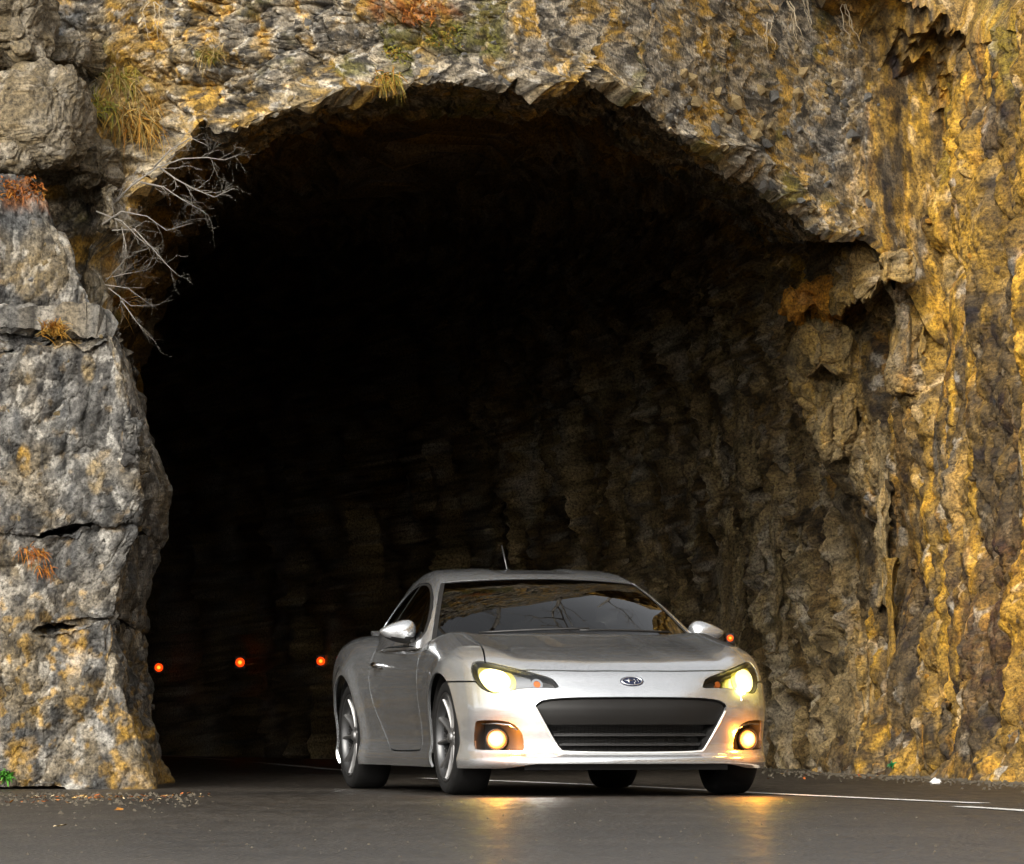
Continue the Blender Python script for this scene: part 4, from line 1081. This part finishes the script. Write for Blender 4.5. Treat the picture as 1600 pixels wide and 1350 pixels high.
# underbody, dash, seats, steering wheel
b = MB(); b.box(Lp(-1.35, 0, .19), (1.02, 3.9, .04)); b.box(Lp(-1.28, 0, .165), (1.0, 3.2, .03)); b.box(Lp(.44, 0, .165), (1.12, .44, .05)); b.build('underbody', M_BLACK, car)
b = MB(); b.box(Lp(-.86, 0, .80), (1.34, .50, .16)); b.box(Lp(-.72, 0, .72), (1.3, .7, .2)); b.build('dashboard', M_SEAT, car, bevel=.03)
for s in (-1, 1):
    b = MB(); b.box(Lp(-1.55, s * .36, .42), (.48, .5, .18)); b.box(Lp(-1.83, s * .36, .70), (.46, .14, .58), rot=Matrix.Rotation(R(-16), 3, 'X'), taper=.8)
    so = b.build('seat', M_SEAT, car, bevel=.05)
    b = MB(); b.box(Lp(-1.92, s * .36, 1.05), (.25, .09, .16)); b.build('head_rest', M_SEAT, so, bevel=.035)
b = MB(); b.box(Lp(-2.35, 0, .72), (1.2, .16, .45), rot=Matrix.Rotation(R(-22), 3, 'X')); b.build('rear_seat', M_SEAT, car, bevel=.05)
b = MB(); pts = [(.185 * math.cos(2 * math.pi * k / 24), 0, .185 * math.sin(2 * math.pi * k / 24)) for k in range(25)]
b.tube(pts, .016, 8, cap=False); b.box((0, 0, 0), (.33, .03, .04)); b.box((0, 0, -.08), (.05, .03, .16))
b.build('steering_wheel', M_BLACK, car, smooth=True, loc=Lp(-1.20, -.36, .86), rot=(R(-25), 0, 0))
# wipers, antenna, boot spoiler, tail lamps, exhaust
for (v0, v1) in ((-.52, .08), (.02, .58)):
    t = MB(); pts = []
    for k in range(10):
        v = v0 + (v1 - v0) * k / 9; up = -.455 - .02 * k / 9; u = up - .5 * v * v
        z = float(f_roof(up)) - .05 * v * v + .016
        pts.append(Lp(u, v, z))
    t.tube(pts, .007, 6); t.build('wiper', M_BLACK, car, smooth=True)
t = MB(); t.tube([Lp(-2.10, 0, 1.258), Lp(-2.12, 0, 1.285)], [.016, .010], 10); t.tube([Lp(-2.12, 0, 1.28), Lp(-2.22, -.01, 1.43)], [.005, .004], 8); t.build('antenna', M_ALLOYD, car, smooth=True)
t = MB()
for k in range(16):
    pass
vs_ = np.linspace(-.60, .60, 33); V = []
for v in vs_:
    uu = -3.22 + .16 * (abs(v) / .64)**3; zz = .930 - .012 * (abs(v) / .64)**2
    V += [Lp(uu + .10, v, zz - .030), Lp(uu + .02, v, zz + .004), Lp(uu - .06, v, zz + .020), Lp(uu - .055, v, zz + .004), Lp(uu + .05, v, zz - .045)]
t.add(V, [(5 * i + j, 5 * i + (j + 1) % 5, 5 * i + 5 + (j + 1) % 5, 5 * i + 5 + j) for i in range(32) for j in range(5)] + [(0, 1, 2, 3, 4), tuple(160 + k for k in (4, 3, 2, 1, 0))])
t.build('boot_spoiler', M_PAINT, car, smooth=True, auto=40)
for s in (-1, 1):
    tl = clip(clip(body_p, side(s)), lambda u, w, z: np.where(u < -2.9, -sdf(np.abs(w), z, chaikin([(.50, .70), (.66, .66), (.80, .70), (.82, .80), (.70, .83), (.52, .79)], 1)), -1))
    if len(tl[2]): skin_part('tail_light', offset(tl, .006), M_RED, car, rim=.01)
    t = MB(); t.lathe([(.045, 0), (.045, .12), (.038, .12), (.038, 0)], 20, 'y', c=Lp(-3.32, s * .52, .22)); t.build('exhaust_pipe', M_ALLOY, car, smooth=True)

# ================================================================== small things
def foliage_material(name, rough=.7):
    m, n, l, b = nodes_of(name)
    at = n.new('ShaderNodeAttribute'); at.attribute_name = 'col'
    l.new(at.outputs['Color'], b.inputs['Base Color']); b.inputs['Roughness'].default_value = rough; b.inputs['Specular IOR Level'].default_value = .25
    return m
M_LEAF = foliage_material('foliage')
M_BARK = plain('grey_bark', (.24, .215, .18), .85, var=.3, vscale=60)
M_ROOT = plain('dry_root', (.36, .29, .19), .85, var=.3, vscale=60)
ALLV = np.concatenate([a.reshape(-1, 3) for a in (CV, WV, PV1, PV2, PV3, PV4, BV)]).astype(np.float64)
APX = 800 + FPX * ALLV[:, 0] / ALLV[:, 1]; APY = HY - FPX * (ALLV[:, 2] - CAMZ) / ALLV[:, 1]
def surf_at(px, py, tol=5):
    d = np.hypot(APX - px, APY - py); k = np.nonzero(d < tol)[0]
    if not len(k): k = [int(np.argmin(d))]
    return ALLV[k[int(np.argmin(ALLV[k, 1]))]]

def blade_mesh(name, V, F, C, parent=None):
    me = mesh_from(name, np.array(V), F, smooth=False, mats=[M_LEAF])
    ca = me.color_attributes.new('col', 'FLOAT_COLOR', 'POINT')
    ca.data.foreach_set('color', np.concatenate([np.array(C), np.ones((len(C), 1))], 1).astype(np.float32).ravel())
    return link(name, me, parent)

def tuft(px, py, n, length, spread, lean, cols, label, name='grass_tuft', cat='grass tuft', width=.004, rad=.04, up=.6, droop=.5):
    base = surf_at(px, py); V = []; F = []; C = []
    for _ in range(n):
        gx = max(-1.5, min(1.5, random.gauss(0, .9))); gz = max(-1.5, min(1.5, random.gauss(0, .9)))
        b = base + np.array([gx * rad, random.uniform(-.03, .02), gz * rad * .5])
        d = np.array([random.gauss(lean[0], spread), random.gauss(lean[1], spread * .8), random.gauss(lean[2] + up, spread)]); d /= np.linalg.norm(d)
        L = length * random.uniform(.5, 1.15); sidev = np.cross(d, [random.gauss(0, 1), 1.0, random.gauss(0, 1)]); sidev /= np.linalg.norm(sidev)
        col = np.array(random.choice(cols)) * random.uniform(.7, 1.3); k0 = len(V)
        for i in range(4):
            t = i / 3; p = b + d * L * t + np.array([0, 0, -droop * L * t * t]); w = width * (1 - t * .85)
            V += [p - sidev * w, p + sidev * w]; C += [col * (.75 + .35 * t)] * 2
        F += [(k0 + 2 * i, k0 + 2 * i + 1, k0 + 2 * i + 3, k0 + 2 * i + 2) for i in range(3)]
    o = blade_mesh(name, V, F, C)
    tag(o, label, cat); return o
ORA = [(.42, .20, .025), (.50, .27, .05), (.34, .14, .02), (.45, .30, .08)]; YGR = [(.20, .18, .025), (.28, .22, .03), (.13, .14, .02), (.36, .20, .03)]; DRY = [(.36, .26, .10), (.28, .17, .05), (.42, .30, .12), (.18, .13, .03)]
RST = [(.30, .09, .015), (.38, .15, .02), (.22, .07, .012)]
tuft(85, 520, 260, .13, .35, (.12, -.5, 0), ORA, 'orange dry grass tuft on the ledge of the rock pillar')
tuft(186, 470, 260, .16, .35, (.1, -.5, 0), ORA, 'upright orange grass tuft at the right edge of the pillar below the twigs')
tuft(40, 95, 340, .20, .30, (.55, -.5, -.5), YGR, 'yellow-green grass tuft leaning right on the upper left boulder', rad=.07)
tuft(75, 100, 240, .14, .35, (.3, -.5, -.3), YGR + ORA, 'small mixed green and orange grass tuft beside the leaning tuft')
tuft(180, 120, 150, .15, .6, (.25, -.5, -.9), YGR + DRY, 'green and straw grass hanging from the cliff left of the arch', rad=.09)
tuft(205, 175, 200, .17, .6, (.25, -.5, -1.0), DRY + ORA, 'long straw-coloured grass hanging above the bare shrub', rad=.09)
tuft(225, 205, 200, .09, .6, (.1, -.5, -.4), ORA, 'orange dry grass patch just above the bare shrub', rad=.07)
tuft(150, 165, 150, .12, .6, (.2, -.5, -.7), YGR, 'dark yellow-green grass between the upper left boulders', rad=.08)
tuft(30, 298, 300, .035, .6, (0, -.5, 0), RST, 'rusty red moss cushion on top of the upper pillar block', 'moss_clump', 'moss', rad=.09, width=.006)
tuft(60, 262, 260, .05, .6, (0, -.5, 0), YGR, 'yellowish moss cushion under the upper left boulder', 'moss_clump', 'moss', rad=.06, width=.006)
tuft(5, 190, 240, .14, .5, (.2, -.5, -.3), RST, 'rust-brown grass at the left edge of the picture', rad=.06)
tuft(50, 865, 60, .08, .5, (.4, -.5, -.9), RST, 'rust-coloured roots trailing down the left of the pillar', 'dry_roots', 'roots', rad=.05)
tuft(75, 890, 40, .06, .5, (.4, -.5, -.9), RST, 'small rusty root cluster low on the pillar face', 'dry_roots', 'roots', rad=.03)
tuft(605, 118, 220, .10, .45, (.1, -.5, -.8), YGR + ORA, 'yellowish grass hanging over the arch left of its crown', rad=.05)
tuft(610, 85, 240, .035, .6, (0, -.5, -.2), YGR, 'dark green moss in the cleft above the arch', 'moss_clump', 'moss', rad=.07, width=.006)
tuft(690, 60, 300, .035, .6, (0, -.5, -.2), YGR, 'wide olive moss patch near the top centre of the cliff', 'moss_clump', 'moss', rad=.09, width=.005)
tuft(640, 22, 300, .035, .6, (0, -.5, -.2), RST, 'red-brown moss patch at the top edge of the picture', 'moss_clump', 'moss', rad=.10, width=.005)
tuft(330, 92, 200, .05, .6, (0, -.5, 0), YGR, 'small round green moss cushion on the cliff left of the arch crown', 'moss_clump', 'moss', rad=.03, width=.006)
tuft(325, 85, 120, .10, .5, (.1, -.5, -.5), DRY, 'thin straw grass next to the round moss cushion', rad=.06)
tuft(8, 1216, 60, .07, .5, (.2, -.6, .2), [(.05, .20, .02), (.08, .26, .03)], 'bright green weed at the foot of the pillar', 'green_weed', 'weed', rad=.02, width=.012)
tuft(1390, 1194, 26, .05, .5, (0, -.6, .3), [(.02, .26, .08), (.03, .32, .10)], 'tiny green sprout at the foot of the cutting wall', 'green_sprout', 'weed', rad=.01, width=.008)

# bare shrub and twigs
def twig_rec(mb, p, d, L, r, depth, rs):
    pts = [p]; n = 4
    for i in range(n):
        d = (d + Vector((rs.gauss(0, .22), rs.gauss(0, .18), rs.gauss(0, .22)))).normalized(); p = p + d * (L / n); pts.append(p)
    mb.tube(pts, [r * (1 - .12 * i) for i in range(n + 1)], 5)
    if depth <= 0: return
    for i in range(1, n + 1):
        if rs.random() < .80:
            nd = (d + Vector((rs.gauss(0, .65), rs.gauss(0, .35), rs.gauss(0, .65)))).normalized()
            twig_rec(mb, pts[i], nd, L * rs.uniform(.4, .75), r * .55, depth - 1, rs)
def shrub(stems, Y, label, seed, depth=2, r0=.008, mat=None, name='bare_shrub', cat='shrub'):
    rs = random.Random(seed); o = bpy.data.objects.new(name, None); COL.objects.link(o); tag(o, label, cat)
    b0 = WP(*stems[0][0], Y); o.location = b0; first = True
    for st in stems:
        mb = MB(); pts = [Vector(WP(px, py, Y - .10 * i / len(st) + rs.uniform(-.04, .04)) - b0) for i, (px, py) in enumerate(st)]
        mb.tube(pts, [r0 * (1 - .75 * i / (len(pts) - 1)) for i in range(len(pts))], 6)
        for i in range(1, len(pts)):
            d = (pts[i] - pts[i - 1]).normalized()
            for q in range(2):
                nd = (d + Vector((rs.gauss(0, .5), rs.gauss(0, .35), rs.gauss(0, .5)))).normalized()
                twig_rec(mb, pts[i - 1].lerp(pts[i], rs.random()), nd, rs.uniform(.08, .17), r0 * .40 * (1.2 - i / len(pts)), depth, rs)
        mb.build('branch', mat or M_BARK, o, smooth=True)
    return o
shrub([[(165, 330), (205, 290), (245, 262), (285, 248), (322, 246), (350, 250), (372, 243)], [(250, 262), (275, 280), (305, 296), (335, 308), (366, 294)], [(220, 285), (255, 292), (285, 312), (318, 330)], [(240, 262), (265, 235), (298, 215), (325, 228)]], 32.3,
      'bare pale shrub reaching right into the tunnel mouth above the pillar', 4, r0=.0062)
shrub([[(160, 350), (190, 330), (230, 338), (260, 360), (302, 348)], [(175, 360), (210, 358), (240, 390), (262, 415), (280, 432)], [(190, 355), (197, 385), (192, 408)], [(150, 330), (190, 345), (220, 375), (243, 390)]], 32.0,
      'lower bare twigs bending down beside the upper pillar block', 9, r0=.0048)
shrub([[(165, 435), (195, 428), (228, 422)], [(165, 445), (200, 450), (240, 480)], [(170, 450), (205, 478), (250, 476)], [(190, 470), (215, 505), (238, 526)], [(165, 440), (200, 400), (200, 395)]], 31.4,
      'thin bare twigs around the orange tuft at the pillar edge', 15, depth=1, r0=.0028)
for px, py, ln, lab in ((1238, 5, 75, 'longest pale root hanging on the upper right cliff'), (1262, 0, 60, 'thin root hanging just right of the longest root'), (1312, 12, 75, 'slanting thin root near the streaked wall top'), (1205, 40, 60, 'short root hanging left of the longest root'), (240, 0, 62, 'thin roots hanging at the top left of the cliff')):
    rs = random.Random(px); b0 = surf_at(px, max(py, 3)) + np.array([0, -.12, 0]); mb = MB()
    for q in range(3):
        p = Vector((rs.uniform(-.03, .03), 0, 0)); pts = [p]
        for i in range(9):
            p = p + Vector((rs.gauss(.006, .012), rs.gauss(-.002, .01), -ln * .0042 / 9 * rs.uniform(.7, 1.2))); pts.append(p)
        mb.tube(pts, [.0045 * (1 - .08 * i) for i in range(10)], 5)
    tag(mb.build('hanging_root', M_ROOT, None, smooth=True, loc=b0), lab, 'root')

# angular stones standing proud of the cliff
def stone_mesh(seed, col):
    rs = np.random.default_rng(seed)
    V = []; 
    import bmesh
    bm = bmesh.new(); bmesh.ops.create_icosphere(bm, subdivisions=1, radius=1.0)
    V = np.array([v.co for v in bm.verts]); F = [tuple(v.index for v in f.verts) for f in bm.faces]; bm.free()
    for _ in range(7):
        n = rs.normal(size=3); n /= np.linalg.norm(n); lim = rs.uniform(.45, .75); d = V @ n
        V = V - np.outer(np.maximum(d - lim, 0), n)
    me = mesh_from('stone', V, F, smooth=False, mats=[M_ROCK])
    ca = me.color_attributes.new('col', 'FLOAT_COLOR', 'POINT')
    cc = np.clip(col * (.8 + .4 * rs.random((len(V), 1))), .01, .8)
    ca.data.foreach_set('color', np.concatenate([cc, np.ones((len(V), 1))], 1).astype(np.float32).ravel())
    return me
stones_c = [stone_mesh(100 + i, c) for i, c in enumerate([C_GREY * .7, C_TAN * .8, C_TAN, C_GREY * .5, C_TAN * 1.1, C_GOLD * .7])]
stones_w = [stone_mesh(200 + i, c) for i, c in enumerate([C_GOLD, C_UMB * 2, C_TAN, C_OCH, C_GREY * .8, C_UMB])]
stones_p = [stone_mesh(300 + i, c) for i, c in enumerate([C_GREY * .6, C_TAN * .6, C_GREY * .8, C_GREY * .45])]
def scatter(verts, parent, meshes, n, lo, hi, box, cols=None):
    mc = np.array([[c for c in m.color_attributes[0].data[0].color][:3] for m in meshes])
    P = verts.reshape(-1, 3); px = 800 + FPX * P[:, 0] / P[:, 1]; py = HY - FPX * (P[:, 2] - CAMZ) / P[:, 1]
    k = np.nonzero((px > box[0]) & (px < box[2]) & (py > box[1]) & (py < box[3]))[0]
    for i in rng.choice(k, n, replace=False):
        o = bpy.data.objects.new('stone', random.choice(meshes) if cols is None else meshes[int(np.argmin(((mc - cols[i]) ** 2).sum(1)))]); COL.objects.link(o); o.parent = parent
        s = lo * (hi / lo)**(random.random()**1.6); o.location = P[i] + np.array([0, .55 * s, 0])
        o.scale = (s * random.uniform(.8, 1.5), s, s * random.uniform(.6, 1.1)); o.rotation_euler = (random.gauss(0, .4), random.gauss(0, .4), random.uniform(0, 6.3))
lcol = COLS['cliff_face'].reshape(CV.shape)[len(back):].reshape(-1, 3)
scatter(CV[len(back):], cliff, stones_c, 150, .02, .05, (180, -10, 1380, 400), lcol)
scatter(CV[len(back):], cliff, stones_c, 50, .05, .09, (1030, 110, 1370, 400), lcol)
scatter(WV, wall, stones_w, 200, .02, .05, (1330, -10, 1610, 1215), COLS['cutting_wall'])
for pv in (PV1, PV2, PV3, PV4):
    scatter(pv, pillar, stones_p, 30, .015, .045, (-10, 250, 260, 1235))

# litter on the road
leafm = []
for i in range(5):
    rs = np.random.default_rng(500 + i); n = 9; V = [(0, 0, .004)]
    for k in range(n):
        an = 2 * math.pi * k / n; rr = (.5 + .5 * abs(math.cos(an * 1.0))) * (1 if k % 2 else .72)
        V.append((rr * math.cos(an), rr * math.sin(an) * .7, .05 + .25 * rs.random()))
    col = np.array([(.40, .17, .03), (.45, .28, .10), (.28, .11, .03), (.50, .40, .24), (.36, .10, .02)][i])
    me = mesh_from('fallen_leaf', np.array(V), [(0, k + 1, (k + 1) % n + 1) for k in range(n)], smooth=False, mats=[M_LEAF])
    ca = me.color_attributes.new('col', 'FLOAT_COLOR', 'POINT'); ca.data.foreach_set('color', np.tile(np.append(col, 1), len(V)).astype(np.float32)); leafm.append(me)
def leaf(px, py, s, label, group, me=None):
    o = bpy.data.objects.new('fallen_leaf', me or random.choice(leafm)); COL.objects.link(o)
    x, y = gp(px, py); o.location = (x, y, .004); o.scale = (s, s, s * .8); o.rotation_euler = (random.gauss(0, .25), random.gauss(0, .25), random.uniform(0, 6.3))
    tag(o, label, 'leaf', group)
for _ in range(110):
    px = random.choice([random.uniform(0, 290), random.uniform(60, 330)]); leaf(px, 1240 + abs(random.gauss(0, 6)) + (4 if px < 255 else 0), random.uniform(.008, .022), 'small dry leaf lying along the foot of the rock pillar', 'leaves at the foot of the pillar')
for _ in range(40):
    leaf(random.uniform(1200, 1600), 1204 + random.uniform(2, 14), random.uniform(.01, .025), 'small dry leaf lying along the foot of the cutting wall', 'leaves at the foot of the cutting wall')
leaf(187, 1268, .048, 'large orange-brown fallen leaf on the road before the pillar', None, leafm[0]); leaf(93, 1293, .035, 'flat straw-coloured leaf on the road nearest the left picture edge', None, leafm[3])
V = []; F = []
for _ in range(2200):
    r_ = random.random()
    if r_ < .16: px, py = random.uniform(-20, 310), 1240 + abs(random.gauss(0, 11))
    elif r_ < .93: px = random.uniform(1190, 1620); py = 1199 + (px - 1200) * .058 + abs(random.gauss(0, 5))
    else: px, py = random.uniform(0, 1600), random.uniform(1250, 1348)
    x, y = gp(px, py); s = random.uniform(.002, .006) * (1 if r_ > .93 else random.choice([1, 1, 1.6, 2.6])); k = len(V)
    V += [(x - s, y - s, .0), (x + s, y - s * .6, .0), (x + s * .5, y + s, .0), (x, y, s * 1.1)]; F += [(k, k + 1, k + 3), (k + 1, k + 2, k + 3), (k + 2, k, k + 3)]
M_GRIT = plain('grit', (.08, .066, .045), .9, var=.5, vscale=6)
tag(link('road_grit', mesh_from('road_grit', np.array(V), F, smooth=False, mats=[M_GRIT])), 'loose grit scattered on the road', 'grit', kind='stuff')
# crumpled white litter at the wall
mb = MB(); rs = random.Random(3); n = 7
for i in range(4):
    for k in range(n):
        an = 2 * math.pi * k / n; rr = [.028, .032, .02, .003][i] * rs.uniform(.7, 1.3)
        mb.v.append((rr * math.cos(an) * 1.2, rr * math.sin(an), [0, .010, .025, .034][i] * rs.uniform(.8, 1.2)))
mb.f += [(i * n + k, i * n + (k + 1) % n, (i + 1) * n + (k + 1) % n, (i + 1) * n + k) for i in range(3) for k in range(n)]
x, y = gp(1462, 1225)
tag(mb.build('paper_litter', plain('white_paper', (.75, .74, .70), .8), None, loc=(x, y, .002)), 'crumpled white scrap lying at the foot of the cutting wall', 'litter')

# orange marker lamps on the tunnel wall
for px, py, lab, sc in ((248, 1043, 'orange tunnel marker lamp nearest the rock pillar', 1), (375, 1035, 'orange tunnel marker lamp midway between pillar and car', 1.1), (501, 1033, 'orange tunnel marker lamp just left of the car', 1), (538, 1020, 'dim orange marker lamp half hidden behind the car rear', .6), (1141, 997, 'orange marker lamp above the right headlight of the car', .8)):
    p = surf_at(px, py, 9); Y = p[1] - .22 if px < 1000 else 42.4; q = WP(px, py, Y)
    r = bpy.data.objects.new('marker_lamp', None); COL.objects.link(r); r.location = q; tag(r, lab, 'lamp', 'orange marker lamps along the tunnel wall')
    k = sc * Y / 45 * .052
    b = MB(); b.box((0, .03, 0), (k * 1.5, .03, k * 2.0)); b.box((0, .18, 0), (.03, .28, .03)); b.build('bracket', M_BLACK, r)
    b = MB(); b.lathe([(.001, -.012), (k * .35, -.010), (k * .62, -.004), (k * .70, .012)], 16, 'y'); b.build('lens', M_TLAMP, r, smooth=True)
    b = MB(); b.lathe([(.001, -.020), (k * .22, -.018), (k * .30, -.010)], 14, 'y'); b.build('bulb', M_TLAMPC, r, smooth=True)

# slope added out of view to block low sky; bare trees on the cliff top: seen in the car's reflections
X, Yg = np.meshgrid(np.linspace(-160, 160, 60), np.linspace(-45, -150, 24))
Zh = np.interp(-Yg, [45, 60, 100, 150], [-.5, 1, 5, 9]) + 1.2 * fbm(np.stack([X.ravel() / 14, Yg.ravel() / 14, X.ravel() * 0], 1), 4, 5).reshape(X.shape)
M_HILL = plain('added_slope', (.055, .052, .028), .95, var=.6, vscale=.35)
tag(link('added_hillside', mesh_from('added_hillside', np.stack([X, Yg, Zh], -1).reshape(-1, 3), grid_faces(24, 60)[:, ::-1], mats=[M_HILL])), kind='structure')
rs = random.Random(77)
for i, (x, y) in enumerate(((-2.2, 33.9), (-.6, 34.7), (.9, 36.2), (2.1, 38.4), (4.4, 33.0))):
    mb = MB(); twig_rec(mb, Vector((0, 0, 0)), Vector((rs.uniform(-.2, .2), -.55, 1)).normalized(), 1.9, .06, 4, rs)
    o = bpy.data.objects.new('bare_tree', None); COL.objects.link(o); o.location = (x, y, 6.4); tag(o, 'bare leafless tree on the cliff top above the tunnel', 'tree', 'bare trees on the cliff top')
    mb.build('trunk', M_BARK, o, smooth=True)
